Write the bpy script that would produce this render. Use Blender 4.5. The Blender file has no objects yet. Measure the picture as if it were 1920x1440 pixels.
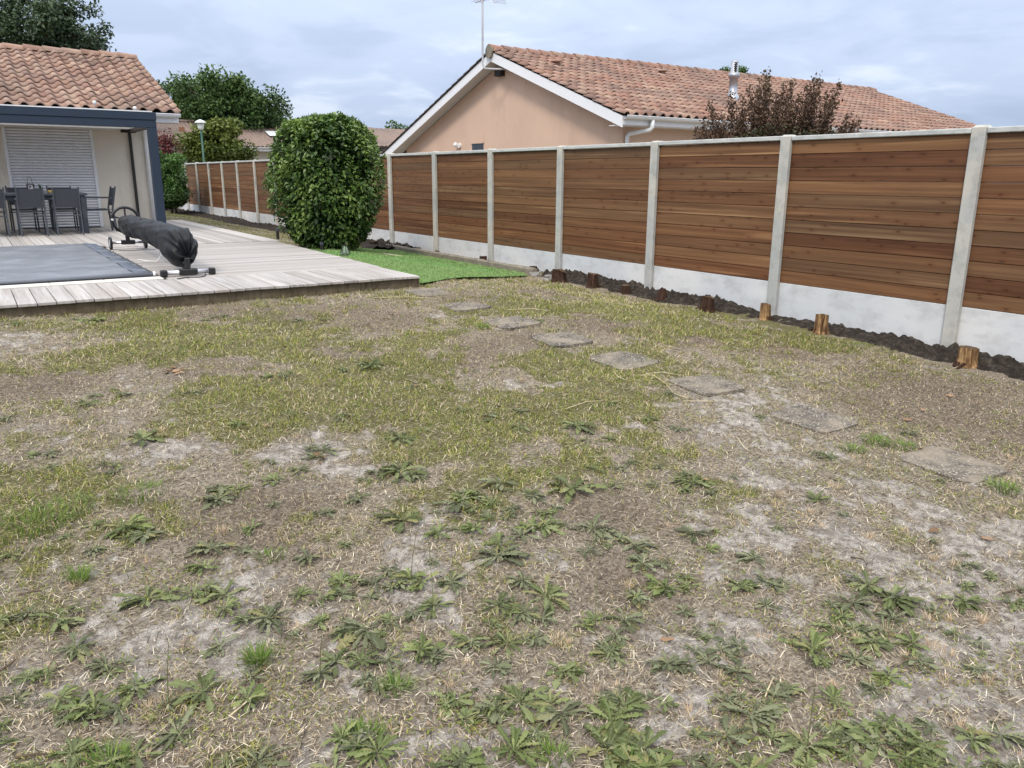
import bpy, math, random
import numpy as np
from mathutils import Matrix, Vector
random.seed(7); rng = np.random.default_rng(7)
scene = bpy.context.scene
col = scene.collection
PI = math.pi

# ------------------------------------------------------------------ camera
# world: the garden fence runs along +Y at X = 0, the garden is at X < 0
FPX, PITCH, ROLL, AZ = 1483.2, 0.256436, 0.005819, 0.593719
CAM = np.array([-7.3927, -3.4555, 1.62])
_fh = np.array([math.sin(AZ), math.cos(AZ), 0.0]); _rt = np.array([math.cos(AZ), -math.sin(AZ), 0.0]); _z = np.array([0, 0, 1.0])
C_F = math.cos(PITCH)*_fh - math.sin(PITCH)*_z
_up = math.sin(PITCH)*_fh + math.cos(PITCH)*_z
C_R = math.cos(ROLL)*_rt + math.sin(ROLL)*_up
C_U = -math.sin(ROLL)*_rt + math.cos(ROLL)*_up
cd = bpy.data.cameras.new('camera'); cam = bpy.data.objects.new('camera', cd); col.objects.link(cam)
cd.sensor_width = 36.0; cd.lens = FPX/1920*36.0; cd.clip_start = 0.05; cd.clip_end = 3000
m = Matrix.Identity(4)
for i in range(3):
    m[i][0] = C_R[i]; m[i][1] = C_U[i]; m[i][2] = -C_F[i]; m[i][3] = CAM[i]
cam.matrix_world = m
scene.camera = cam

# ------------------------------------------------------------------ sky, sun, exposure
SUN_EL, SUN_AZ = math.radians(47), math.radians(-126)      # azimuth measured from +Y towards +X
world = bpy.data.worlds.new('World'); scene.world = world; world.use_nodes = True
wn = world.node_tree; wn.nodes.clear()
def wnode(t, **kw):
    n = wn.nodes.new(t)
    for k, v in kw.items(): setattr(n, k, v)
    return n
sky = wnode('ShaderNodeTexSky', sky_type='NISHITA', sun_disc=False, sun_elevation=SUN_EL, sun_rotation=SUN_AZ, air_density=1.0, dust_density=2.0)
tc = wnode('ShaderNodeTexCoord'); sep = wnode('ShaderNodeSeparateXYZ'); wn.links.new(tc.outputs['Generated'], sep.inputs[0])
def wmath(op, a, b=None, c=None):
    n = wnode('ShaderNodeMath', operation=op)
    for i, x in enumerate((a, b, c)):
        if x is None: continue
        if isinstance(x, (int, float)): n.inputs[i].default_value = x
        else: wn.links.new(x, n.inputs[i])
    return n.outputs[0]
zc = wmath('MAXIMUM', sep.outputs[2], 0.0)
zz = wmath('ADD', zc, 0.16)
comb = wnode('ShaderNodeCombineXYZ')
wn.links.new(wmath('DIVIDE', sep.outputs[0], zz), comb.inputs[0]); wn.links.new(wmath('DIVIDE', sep.outputs[1], zz), comb.inputs[1])
def wnoise(scale, detail, rough, off, dist=0.0):
    mp = wnode('ShaderNodeMapping'); wn.links.new(comb.outputs[0], mp.inputs[0]); mp.inputs['Location'].default_value = off
    n = wnode('ShaderNodeTexNoise'); wn.links.new(mp.outputs[0], n.inputs['Vector'])
    n.inputs['Scale'].default_value = scale; n.inputs['Detail'].default_value = detail; n.inputs['Roughness'].default_value = rough; n.inputs['Distortion'].default_value = dist
    return n.outputs['Fac']
n1 = wnoise(0.75, 4, 0.5, (3.1, 1.7, 0), 0.3); n2 = wnoise(2.4, 5, 0.55, (0.4, 7.7, 0), 0.4)
nn = wmath('ADD', wmath('MULTIPLY', n1, 0.55), wmath('MULTIPLY', n2, 0.45))
ramp = wnode('ShaderNodeValToRGB'); wn.links.new(nn, ramp.inputs[0])
ramp.color_ramp.interpolation = 'EASE'
ramp.color_ramp.elements[0].position = 0.38; ramp.color_ramp.elements[0].color = (0.325, 0.395, 0.525, 1)
ramp.color_ramp.elements[1].position = 0.66; ramp.color_ramp.elements[1].color = (0.525, 0.585, 0.685, 1)
e = ramp.color_ramp.elements.new(0.52); e.color = (0.385, 0.455, 0.595, 1)
# an overcast dome is brighter overhead than at the horizon (CIE overcast sky)
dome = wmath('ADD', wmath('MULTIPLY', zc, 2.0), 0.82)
hsv = wnode('ShaderNodeHueSaturation'); wn.links.new(ramp.outputs[0], hsv.inputs['Color']); wn.links.new(wmath('SUBTRACT', 1.12, wmath('MULTIPLY', zc, 1.0)), hsv.inputs['Saturation'])   # cloud overhead, out of view, whitened so neutral light falls on the lawn
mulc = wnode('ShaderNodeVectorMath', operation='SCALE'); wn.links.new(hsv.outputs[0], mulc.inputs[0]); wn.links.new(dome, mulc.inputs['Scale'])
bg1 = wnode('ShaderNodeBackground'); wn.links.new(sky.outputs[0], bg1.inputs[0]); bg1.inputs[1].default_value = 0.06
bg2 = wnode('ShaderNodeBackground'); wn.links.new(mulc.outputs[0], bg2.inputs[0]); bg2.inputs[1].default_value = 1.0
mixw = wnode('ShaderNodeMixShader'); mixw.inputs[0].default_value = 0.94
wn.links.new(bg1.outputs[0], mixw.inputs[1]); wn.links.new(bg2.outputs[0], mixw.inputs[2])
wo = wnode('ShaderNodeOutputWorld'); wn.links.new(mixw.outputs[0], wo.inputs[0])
sl = bpy.data.lights.new('sun', 'SUN'); sl.energy = 1.5; sl.angle = math.radians(12); sl.color = (1.0, 0.92, 0.80)
so = bpy.data.objects.new('sun', sl); col.objects.link(so); so.location = (-10, -10, 30)
sd = Vector((math.sin(SUN_AZ)*math.cos(SUN_EL), math.cos(SUN_AZ)*math.cos(SUN_EL), math.sin(SUN_EL)))
so.rotation_euler = sd.to_track_quat('Z', 'Y').to_euler()
vs = scene.view_settings; vs.view_transform = 'Standard'; vs.look = 'None'; vs.exposure = 0.66; vs.gamma = 1.0; vs.use_curve_mapping = False
scene.render.engine = 'CYCLES'

# ------------------------------------------------------------------ helpers: pixels -> positions
def ray(x, y): return C_F + C_R*(x-960)/FPX - C_U*(y-720)/FPX
def at_z(x, y, z): d = ray(x, y); return CAM + d*((z-CAM[2])/d[2])
def at_x(x, y, X): d = ray(x, y); return CAM + d*((X-CAM[0])/d[0])
def at_y(x, y, Y): d = ray(x, y); return CAM + d*((Y-CAM[1])/d[1])
def smooth(a): a = np.clip(a, 0, 1); return a*a*(3-2*a)
def gz0(X, Y):
    s = np.clip((Y+2.2)/6.8, 0, 1); s = 0.5*s+0.5*smooth(s)
    return .405*s*(.35+.65*smooth(-np.asarray(X)/3.0))
def hash2(ix, iy, seed):
    h = (ix.astype(np.int64)*374761393 + iy.astype(np.int64)*668265263 + seed*1274126177) & 0xffffffff
    h = ((h ^ (h >> 13))*1274126177) & 0xffffffff
    return ((h ^ (h >> 16)) & 0xffff)/65535.0
def vnoise(x, y, seed):
    x = np.asarray(x, float); y = np.asarray(y, float)
    ix = np.floor(x); iy = np.floor(y); fx = x-ix; fy = y-iy
    fx = fx*fx*(3-2*fx); fy = fy*fy*(3-2*fy); ix = ix.astype(int); iy = iy.astype(int)
    a = hash2(ix, iy, seed); b = hash2(ix+1, iy, seed); c = hash2(ix, iy+1, seed); d = hash2(ix+1, iy+1, seed)
    return (a*(1-fx)+b*fx)*(1-fy)+(c*(1-fx)+d*fx)*fy
def fbm(x, y, scale, oct=4, seed=1, rough=0.5):
    s = 0; a = 1; t = 0; f = scale
    for k in range(oct):
        s = s + a*vnoise(np.asarray(x)*f+17.3*k, np.asarray(y)*f-9.1*k, seed+k*13); t += a; a *= rough; f *= 2.03
    return s/t
def gz(X, Y):
    return gz0(X, Y) + 0.05*(fbm(X, Y, 0.8, 3, 5)-0.5) + 0.018*(fbm(X, Y, 5.0, 3, 9)-0.5)
def ground_at(x, y):
    z = 0.1
    for _ in range(40):
        P = at_z(x, y, z); z = .5*z+.5*float(gz(P[0], P[1]))
    return np.array([P[0], P[1], z])

# ------------------------------------------------------------------ helpers: objects
def tag(o, label=None, cat=None, group=None, kind=None):
    if label: o['label'] = label
    if cat: o['category'] = cat
    if group: o['group'] = group
    if kind: o['kind'] = kind
    return o
def thing(name, loc, label, cat, group=None, rz=0.0):
    o = bpy.data.objects.new(name, None); col.objects.link(o); o.location = Vector([float(a) for a in loc]); o.rotation_euler = (0, 0, rz)
    o.empty_display_size = 0.1
    return tag(o, label, cat, group)
def link(name, me, mat=None, parent=None, loc=(0, 0, 0), rot=None, scale=None):
    if mat is not None and len(me.materials) == 0: me.materials.append(mat)
    o = bpy.data.objects.new(name, me); col.objects.link(o)
    if parent is not None: o.parent = parent
    o.location = Vector([float(a) for a in loc])
    if rot is not None:
        if isinstance(rot, Matrix): o.rotation_euler = rot.to_euler()
        else: o.rotation_euler = rot
    if scale is not None: o.scale = scale
    return o
def np_mesh(name, V, Fc, colors=None, smooth_shade=False, cname='Col'):
    V = np.asarray(V, np.float32); Fc = np.asarray(Fc, np.int32); me = bpy.data.meshes.new(name)
    k = Fc.shape[1]; me.vertices.add(len(V)); me.vertices.foreach_set('co', V.ravel())
    me.loops.add(Fc.size); me.loops.foreach_set('vertex_index', Fc.ravel())
    me.polygons.add(len(Fc)); me.polygons.foreach_set('loop_start', np.arange(0, Fc.size, k, dtype=np.int32))
    try: me.polygons.foreach_set('loop_total', np.full(len(Fc), k, np.int32))
    except Exception: pass
    me.update(calc_edges=True)
    if smooth_shade: me.polygons.foreach_set('use_smooth', np.ones(len(Fc), bool))
    if colors is not None:
        a = me.color_attributes.new(cname, 'FLOAT_COLOR', 'POINT')
        c4 = np.ones((len(V), 4), np.float32); c4[:, :colors.shape[1]] = colors; a.data.foreach_set('color', c4.ravel())
    me.validate(); return me
def basis(d):
    d = Vector(d).normalized(); a = Vector((0, 0, 1)) if abs(d.z) < 0.9 else Vector((1, 0, 0))
    u = d.cross(a).normalized(); w = d.cross(u).normalized(); return u, w, d
class MB:
    def __init__(s): s.v = []; s.f = []
    def add(s, vs, fs):
        n = len(s.v); s.v += [tuple(float(c) for c in p) for p in vs]; s.f += [tuple(i+n for i in f) for f in fs]; return s
    def box(s, x0, x1, y0, y1, z0, z1):
        return s.add([(x, y, z) for z in (z0, z1) for y in (y0, y1) for x in (x0, x1)],
                     [(0, 2, 3, 1), (4, 5, 7, 6), (0, 1, 5, 4), (2, 6, 7, 3), (0, 4, 6, 2), (1, 3, 7, 5)])
    def cbox(s, x0, x1, y0, y1, z0, z1, b):
        vs = []; idx = {}
        for i, (x, sx) in enumerate(((x0, 1), (x1, -1))):
            for j, (y, sy) in enumerate(((y0, 1), (y1, -1))):
                for k, (z, sz) in enumerate(((z0, 1), (z1, -1))):
                    idx[i, j, k, 0] = len(vs); vs.append((x, y+sy*b, z+sz*b))
                    idx[i, j, k, 1] = len(vs); vs.append((x+sx*b, y, z+sz*b))
                    idx[i, j, k, 2] = len(vs); vs.append((x+sx*b, y+sy*b, z))
        I = lambda i, j, k, a: idx[i, j, k, a]
        fs = [(I(0,0,0,0), I(0,0,1,0), I(0,1,1,0), I(0,1,0,0)), (I(1,0,0,0), I(1,1,0,0), I(1,1,1,0), I(1,0,1,0)),
              (I(0,0,0,1), I(1,0,0,1), I(1,0,1,1), I(0,0,1,1)), (I(0,1,0,1), I(0,1,1,1), I(1,1,1,1), I(1,1,0,1)),
              (I(0,0,0,2), I(0,1,0,2), I(1,1,0,2), I(1,0,0,2)), (I(0,0,1,2), I(1,0,1,2), I(1,1,1,2), I(0,1,1,2))]
        for a in (0, 1):
            for b2 in (0, 1):
                fs.append((I(a,b2,0,0), I(a,b2,1,0), I(a,b2,1,1), I(a,b2,0,1)))
                fs.append((I(a,0,b2,0), I(a,1,b2,0), I(a,1,b2,2), I(a,0,b2,2)))
                fs.append((I(0,a,b2,1), I(1,a,b2,1), I(1,a,b2,2), I(0,a,b2,2)))
        for i in (0, 1):
            for j in (0, 1):
                for k in (0, 1): fs.append((I(i,j,k,0), I(i,j,k,1), I(i,j,k,2)))
        return s.add(vs, fs)
    def tube(s, pts, r, n=10, caps=True):
        pts = [Vector([float(c) for c in p]) for p in pts]; rs = r if hasattr(r, '__len__') else [r]*len(pts); vs = []; fs = []
        u = None
        for i, p in enumerate(pts):
            d = (pts[min(i+1, len(pts)-1)] - pts[max(i-1, 0)])
            if d.length < 1e-9: d = Vector((0, 0, 1))
            d.normalize()
            if u is None: u, w, _ = basis(d)
            else:
                u = (u - d*u.dot(d)).normalized(); w = d.cross(u).normalized()
            for k in range(n):
                a = 2*PI*k/n; vs.append(p + u*(math.cos(a)*rs[i]) + w*(math.sin(a)*rs[i]))
        for i in range(len(pts)-1):
            for k in range(n):
                k2 = (k+1) % n; fs.append((i*n+k, i*n+k2, (i+1)*n+k2, (i+1)*n+k))
        if caps: fs.append(tuple(range(n-1, -1, -1))); fs.append(tuple((len(pts)-1)*n+k for k in range(n)))
        return s.add(vs, fs)
    def beam(s, p0, p1, w, h, upv=(0, 0, 1)):
        p0 = Vector([float(c) for c in p0]); p1 = Vector([float(c) for c in p1]); d = (p1-p0).normalized(); upv = Vector(upv)
        sd_ = d.cross(upv)
        if sd_.length < 1e-4: sd_ = d.cross(Vector((1, 0, 0)))
        sd_.normalize(); up_ = sd_.cross(d).normalized(); vs = []
        for p in (p0, p1):
            for a, b in ((-1, -1), (1, -1), (1, 1), (-1, 1)): vs.append(p + sd_*(a*w/2) + up_*(b*h/2))
        return s.add(vs, [(3, 2, 1, 0), (4, 5, 6, 7), (0, 1, 5, 4), (1, 2, 6, 5), (2, 3, 7, 6), (3, 0, 4, 7)])
    def lathe(s, prof, n=16, center=(0, 0, 0), jit=None):
        vs = []; fs = []; cx, cy, cz = center
        for i, (r, z) in enumerate(prof):
            for k in range(n):
                a = 2*PI*k/n; rr = r*(1+(jit(i, k) if jit else 0)); vs.append((cx+rr*math.cos(a), cy+rr*math.sin(a), cz+z))
        for i in range(len(prof)-1):
            for k in range(n):
                k2 = (k+1) % n; fs.append((i*n+k, i*n+k2, (i+1)*n+k2, (i+1)*n+k))
        fs.append(tuple(range(n-1, -1, -1))); fs.append(tuple((len(prof)-1)*n+k for k in range(n)))
        return s.add(vs, fs)
    def prism(s, poly, z0, z1):
        n = len(poly); return s.add([(x, y, z0) for x, y in poly]+[(x, y, z1) for x, y in poly],
            [tuple(range(n-1, -1, -1)), tuple(range(n, 2*n))]+[(i, (i+1) % n, n+(i+1) % n, n+i) for i in range(n)])
    def mesh(s, name, off=(0, 0, 0), sm=False):
        me = bpy.data.meshes.new(name); o = np.array(off, float)
        me.from_pydata([tuple(np.array(p)-o) for p in s.v], [], s.f); me.update()
        if sm: me.polygons.foreach_set('use_smooth', np.ones(len(me.polygons), bool))
        return me
    def build(s, name, mat, parent=None, off=None, sm=False):
        if off is None: off = children_origin(parent) if parent is not None else (0, 0, 0)
        return link(name, s.mesh(name, off, sm), mat, parent)
    def solo(s, name, mat, loc, label, cat, group=None, kind=None, sm=False):
        o = link(name, s.mesh(name, loc, sm), mat, None, loc); return tag(o, label, cat, group, kind)
def children_origin(p):          # parts whose parent is itself a part at local zero keep the root's offset
    while p.parent is not None: p = p.parent
    return tuple(p.location)

# ------------------------------------------------------------------ helpers: materials
class NT:
    def __init__(s, name, rough=0.8, spec=0.3):
        s.m = bpy.data.materials.new(name); s.m.use_nodes = True; s.t = s.m.node_tree; s.b = s.t.nodes['Principled BSDF']
        s.b.inputs['Roughness'].default_value = rough; s.b.inputs['Specular IOR Level'].default_value = spec; s._tc = None
    def n(s, t, **kw):
        x = s.t.nodes.new(t)
        for k, v in kw.items(): setattr(x, k, v)
        return x
    def l(s, a, b): s.t.links.new(a, b)
    def tc(s, which='Object'):
        if s._tc is None: s._tc = s.n('ShaderNodeTexCoord')
        return s._tc.outputs[which]
    def rnd(s): return s.n('ShaderNodeObjectInfo').outputs['Random']
    def mapping(s, vec, scale=(1, 1, 1), off=None, rndoff=0):
        mp = s.n('ShaderNodeMapping'); s.l(vec, mp.inputs[0]); mp.inputs['Scale'].default_value = scale
        if off is not None: mp.inputs['Location'].default_value = off
        if rndoff:
            c = s.n('ShaderNodeCombineXYZ'); r_ = s.rnd()
            for i, k in enumerate((1.0, 1.7, 2.3)): s.l(s.math('MULTIPLY', r_, rndoff*k), c.inputs[i])
            s.l(c.outputs[0], mp.inputs['Location'])
        return mp.outputs[0]
    def noise(s, vec, scale, detail=4, rough=0.55, dist=0.0, out='Fac'):
        n = s.n('ShaderNodeTexNoise'); s.l(vec, n.inputs['Vector'])
        n.inputs['Scale'].default_value = scale; n.inputs['Detail'].default_value = detail; n.inputs['Roughness'].default_value = rough; n.inputs['Distortion'].default_value = dist
        return n.outputs[out]
    def voro(s, vec, scale, feature='F1', out='Distance', rnd=1.0):
        n = s.n('ShaderNodeTexVoronoi', feature=feature); s.l(vec, n.inputs['Vector']); n.inputs['Scale'].default_value = scale; n.inputs['Randomness'].default_value = rnd
        return n.outputs[out]
    def math(s, op, a, b=None, c=None, clamp=False):
        n = s.n('ShaderNodeMath', operation=op); n.use_clamp = clamp
        for i, x in enumerate((a, b, c)):
            if x is None: continue
            if isinstance(x, (int, float)): n.inputs[i].default_value = x
            else: s.l(x, n.inputs[i])
        return n.outputs[0]
    def ramp(s, fac, stops, interp='LINEAR'):
        n = s.n('ShaderNodeValToRGB'); s.l(fac, n.inputs[0]); cr = n.color_ramp; cr.interpolation = interp
        while len(cr.elements) < len(stops): cr.elements.new(0.5)
        for el, (p, c) in zip(cr.elements, stops):
            el.position = p; el.color = (c, c, c, 1) if isinstance(c, (int, float)) else (*c, 1)
        return n.outputs[0]
    def mix(s, fac, a, b, mode='MIX'):
        n = s.n('ShaderNodeMix', data_type='RGBA', blend_type=mode)
        for sock, x in ((n.inputs[0], fac), (n.inputs[6], a), (n.inputs[7], b)):
            if isinstance(x, (int, float)): sock.default_value = x
            elif isinstance(x, tuple): sock.default_value = (*x, 1)
            else: s.l(x, sock)
        return n.outputs[2]
    def bump(s, h, strength=0.3, dist=0.01):
        n = s.n('ShaderNodeBump'); s.l(h, n.inputs['Height']); n.inputs['Strength'].default_value = strength; n.inputs['Distance'].default_value = dist
        s.l(n.outputs[0], s.b.inputs['Normal']); return s
    def col(s, c):
        if isinstance(c, tuple): s.b.inputs['Base Color'].default_value = (*c, 1)
        else: s.l(c, s.b.inputs['Base Color'])
        return s
    def translucent(s, colr, fac):
        tr = s.n('ShaderNodeBsdfTranslucent'); mx = s.n('ShaderNodeMixShader'); mx.inputs[0].default_value = fac
        if isinstance(colr, tuple): tr.inputs[0].default_value = (*colr, 1)
        else: s.l(colr, tr.inputs[0])
        s.l(s.b.outputs[0], mx.inputs[1]); s.l(tr.outputs[0], mx.inputs[2]); s.l(mx.outputs[0], s.t.nodes['Material Output'].inputs[0]); return s
M = {}
def plain(name, c, rough=0.6, spec=0.3, var=0.12, scale=12, bump=0.0, metal=0.0, rndv=0.0):
    t = NT(name, rough, spec); f = t.noise(t.tc(), scale, 5, 0.6)
    lo = tuple(x*(1-var) for x in c); hi = tuple(min(1, x*(1+var)) for x in c)
    cc = t.ramp(f, [(0.3, lo), (0.7, hi)])
    if rndv:
        k = t.math('ADD', t.math('MULTIPLY', t.rnd(), 2*rndv), 1-rndv); v = t.n('ShaderNodeVectorMath', operation='SCALE'); t.l(cc, v.inputs[0]); t.l(k, v.inputs['Scale']); cc = v.outputs[0]
    t.col(cc); t.b.inputs['Metallic'].default_value = metal
    if bump: t.bump(t.noise(t.tc(), scale*8, 4, 0.6), bump, 0.01)
    M[name] = t.m; return t.m

# cladding planks of the fence (grain along local Y)
t = NT('fence_wood', 0.62, 0.25); v = t.mapping(t.tc(), (1, 1, 1), rndoff=40)
g1 = t.noise(t.mapping(v, (6, 0.9, 26)), 1.0, 6, 0.62, 0.35); g2 = t.noise(t.mapping(v, (40, 3.0, 150)), 1.0, 3, 0.6)
big = t.noise(t.mapping(v, (1, 0.8, 5)), 1.0, 3, 0.5)
sy = t.n('ShaderNodeSeparateXYZ'); t.l(v, sy.inputs[0]); cy_ = t.n('ShaderNodeCombineXYZ'); t.l(t.math('MULTIPLY', sy.outputs[1], 7.5), cy_.inputs[0]); t.l(t.math('MULTIPLY', sy.outputs[2], 8.5), cy_.inputs[1])
def v2(out):
    n_ = t.n('ShaderNodeTexVoronoi', feature='F1', voronoi_dimensions='2D'); t.l(cy_.outputs[0], n_.inputs['Vector']); n_.inputs['Scale'].default_value = 1.0; return n_.outputs[out]
kd = v2('Distance'); kc = v2('Color')
ks = t.n('ShaderNodeSeparateColor'); t.l(kc, ks.inputs[0])
keep = t.math('GREATER_THAN', ks.outputs[0], t.math('ADD', 0.25, t.math('MULTIPLY', t.rnd(), 0.65)))
kd2 = t.math('ADD', kd, t.math('MULTIPLY', t.math('SUBTRACT', g2, 0.5), 0.10))
knot = t.math('MULTIPLY', t.ramp(kd2, [(0.045, 1.0), (0.12, 0.0)]), keep)
halo = t.math('MULTIPLY', t.ramp(kd2, [(0.10, 1.0), (0.34, 0.0)]), keep)
c = t.ramp(g1, [(0.28, (0.075, 0.035, 0.017)), (0.44, (0.142, 0.069, 0.033)), (0.57, (0.195, 0.100, 0.048)), (0.78, (0.29, 0.168, 0.086))])
c = t.mix(t.math('MULTIPLY', t.math('SUBTRACT', big, 0.35, clamp=True), 1.6), c, (0.150, 0.082, 0.040), 'MIX')
c = t.mix(t.math('MULTIPLY', t.math('SUBTRACT', g2, 0.5, clamp=True), 1.3), c, (0.08, 0.032, 0.014))
c = t.mix(t.math('MULTIPLY', halo, 0.40), c, (0.13, 0.052, 0.020)); c = t.mix(t.math('MULTIPLY', knot, 0.55), c, (0.035, 0.016, 0.009))
sap = t.noise(t.mapping(v, (1, 0.7, 13), (4, 9, 2)), 1.0, 2, 0.5); c = t.mix(t.math('MULTIPLY', t.ramp(sap, [(0.64, 0.0), (0.74, 1.0)]), 0.55), c, (0.42, 0.255, 0.13))
r_ = t.rnd(); c = t.mix(1.0, c, t.ramp(r_, [(0.0, (0.62, 0.50, 0.46)), (0.2, (0.98, 0.96, 0.92)), (0.4, (0.80, 0.88, 0.94)), (0.6, (0.92, 0.78, 0.70)), (0.8, (1.18, 1.16, 1.10)), (1.0, (0.80, 0.82, 0.84))]), 'MULTIPLY')
t.col(c); t.bump(t.math('ADD', g1, t.math('MULTIPLY', g2, 0.5)), 0.25, 0.004); M['fence_wood'] = t.m
# concrete
def concrete(name, base, dark, warm, sc=1.0, rough=0.85, speck=0.3):
    t = NT(name, rough, 0.2); w = t.mapping(t.tc(), (1, 1, 1), rndoff=30)
    a = t.noise(w, 1.6*sc, 5, 0.55, 0.4); b = t.noise(w, 7*sc, 6, 0.65); d = t.noise(w, 160, 3, 0.7)
    c = t.mix(t.ramp(a, [(0.42, 0.0), (0.62, 1.0)]), base, warm); c = t.mix(t.math('MULTIPLY', t.ramp(b, [(0.48, 0.0), (0.70, 1.0)]), 0.5), c, dark)
    c = t.mix(t.math('MULTIPLY', t.ramp(d, [(0.55, 0.0), (0.75, 1.0)]), speck), c, dark)
    t.col(c); t.bump(t.math('ADD', b, t.math('MULTIPLY', d, 0.4)), 0.2, 0.004); M[name] = t.m
concrete('slab_concrete', (0.56, 0.575, 0.585), (0.33, 0.325, 0.315), (0.65, 0.645, 0.63), 0.9, speck=0.15)
concrete('post_concrete', (0.40, 0.405, 0.385), (0.21, 0.215, 0.205), (0.50, 0.475, 0.415), 1.0, speck=0.5)
concrete('cap_concrete', (0.46, 0.475, 0.465), (0.23, 0.25, 0.24), (0.52, 0.52, 0.50), 2.2, speck=0.3)
concrete('kerb_stone', (0.20, 0.175, 0.14), (0.075, 0.066, 0.052), (0.27, 0.235, 0.185), 4.0, speck=0.5)
# pebble-faced paver
t = NT('paver', 0.9, 0.2); w = t.mapping(t.tc(), (1, 1, 1), rndoff=25)
pv = t.voro(w, 75, out='Color'); pd = t.voro(w, 75); ps = t.n('ShaderNodeSeparateColor'); t.l(pv, ps.inputs[0])
c = t.ramp(ps.outputs[0], [(0.0, (0.085, 0.072, 0.058)), (0.5, (0.18, 0.155, 0.125)), (0.85, (0.29, 0.255, 0.21)), (1.0, (0.50, 0.46, 0.40))])
c = t.mix(t.ramp(pd, [(0.35, 0.0), (0.6, 1.0)]), c, (0.075, 0.07, 0.06))
pt = t.noise(w, 5, 5, 0.6); c = t.mix(t.math('MULTIPLY', t.ramp(pt, [(0.38, 0.0), (0.62, 1.0)]), 0.75), c, (0.28, 0.235, 0.18))
t.col(c); t.bump(t.math('SUBTRACT', 1.0, pd), 0.6, 0.006); M['paver'] = t.m
# weathered deck boards (grain along local Y)
def deckmat(name, lo, mid, hi):
    t = NT(name, 0.75, 0.25); v = t.mapping(t.tc(), (1, 1, 1), rndoff=35)
    g = t.noise(t.mapping(v, (22, 0.8, 8)), 1.0, 6, 0.65, 0.3); h = t.noise(t.mapping(v, (150, 4, 40)), 1.0, 3, 0.6); b = t.noise(v, 1.3, 3, 0.5)
    c = t.ramp(g, [(0.28, lo), (0.5, mid), (0.72, hi)]); c = t.mix(t.math('MULTIPLY', t.math('SUBTRACT', h, 0.48, clamp=True), 1.5), c, lo)
    c = t.mix(t.math('MULTIPLY', t.ramp(b, [(0.45, 0.0), (0.7, 1.0)]), 0.35), c, tuple(x*y for x, y in zip(mid, (0.85, 0.76, 0.68))))
    c = t.mix(1.0, c, t.ramp(t.rnd(), [(0.0, (0.80, 0.79, 0.78)), (0.4, (1.0, 1.0, 1.0)), (0.7, (0.92, 0.90, 0.88)), (1.0, (1.14, 1.14, 1.14))]), 'MULTIPLY')
    t.col(c); t.bump(t.math('ADD', g, h), 0.3, 0.003); M[name] = t.m
deckmat('deck_wood', (0.235, 0.21, 0.19), (0.385, 0.36, 0.34), (0.50, 0.48, 0.46))
deckmat('fascia_wood', (0.060, 0.045, 0.028), (0.125, 0.098, 0.062), (0.175, 0.145, 0.10))
# render / walls
def rendermat(name, c, var=0.08, stain=None):
    t = NT(name, 0.92, 0.12); w = t.tc(); a = t.noise(w, 0.7, 5, 0.6); b = t.noise(w, 110, 4, 0.7)
    cc = t.ramp(a, [(0.3, tuple(x*(1-var) for x in c)), (0.7, tuple(min(1, x*(1+var)) for x in c))])
    if stain: cc = t.mix(t.math('MULTIPLY', t.ramp(t.noise(t.mapping(w, (2.2, 2.2, 0.5)), 1.0, 5, 0.65), [(0.55, 0.0), (0.75, 1.0)]), 0.5), cc, stain)
    cc = t.mix(t.math('MULTIPLY', t.ramp(b, [(0.5, 0.0), (0.75, 1.0)]), 0.25), cc, tuple(x*0.7 for x in c))
    t.col(cc); t.bump(b, 0.5, 0.006); M[name] = t.m
rendermat('beige_render', (0.66, 0.60, 0.51), 0.06, (0.36, 0.33, 0.27))
rendermat('pink_render', (0.59, 0.425, 0.325), 0.07, (0.48, 0.335, 0.25))
rendermat('far_render', (0.50, 0.46, 0.38), 0.05)
# roof tiles (one colour for each tile, lichen patches)
def tilemat(name, stops, lich):
    t = NT(name, 0.88, 0.2); w = t.mapping(t.tc(), (1, 1, 1), rndoff=60)
    a = t.noise(w, 7, 5, 0.65); b = t.noise(w, 45, 4, 0.7); geo = t.n('ShaderNodeNewGeometry'); big = t.noise(t.mapping(geo.outputs['Position'], (1, 1, 1)), 0.8, 4, 0.6)
    r_ = t.n('ShaderNodeAttribute'); r_.attribute_name = 'rv'
    rr = t.math('FRACT', t.math('ADD', t.rnd(), t.math('MULTIPLY', r_.outputs['Fac'], 1.0)))
    c = t.ramp(rr, stops); c = t.mix(t.math('MULTIPLY', t.ramp(a, [(0.48, 0.0), (0.72, 1.0)]), 0.55), c, (0.40, 0.27, 0.195))
    dk = t.math('MULTIPLY', t.ramp(t.math('ADD', t.math('MULTIPLY', big, 0.65), t.math('MULTIPLY', b, 0.35)), [(0.47, 0.0), (0.66, 1.0)]), 0.75)
    c = t.mix(dk, c, lich); t.col(c); t.bump(b, 0.3, 0.005); M[name] = t.m
tilemat('roof_tile', [(0.0, (0.245, 0.145, 0.112)), (0.3, (0.34, 0.22, 0.165)), (0.55, (0.29, 0.185, 0.15)), (0.8, (0.40, 0.285, 0.22)), (1.0, (0.20, 0.13, 0.11))], (0.105, 0.082, 0.072))
tilemat('old_tile', [(0.0, (0.23, 0.135, 0.105)), (0.3, (0.33, 0.185, 0.138)), (0.6, (0.29, 0.19, 0.155)), (0.8, (0.40, 0.27, 0.20)), (1.0, (0.20, 0.125, 0.105))], (0.14, 0.112, 0.102))
tilemat('far_tile', [(0.0, (0.165, 0.125, 0.105)), (0.5, (0.21, 0.155, 0.13)), (1.0, (0.18, 0.14, 0.12))], (0.11, 0.095, 0.085))
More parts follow.
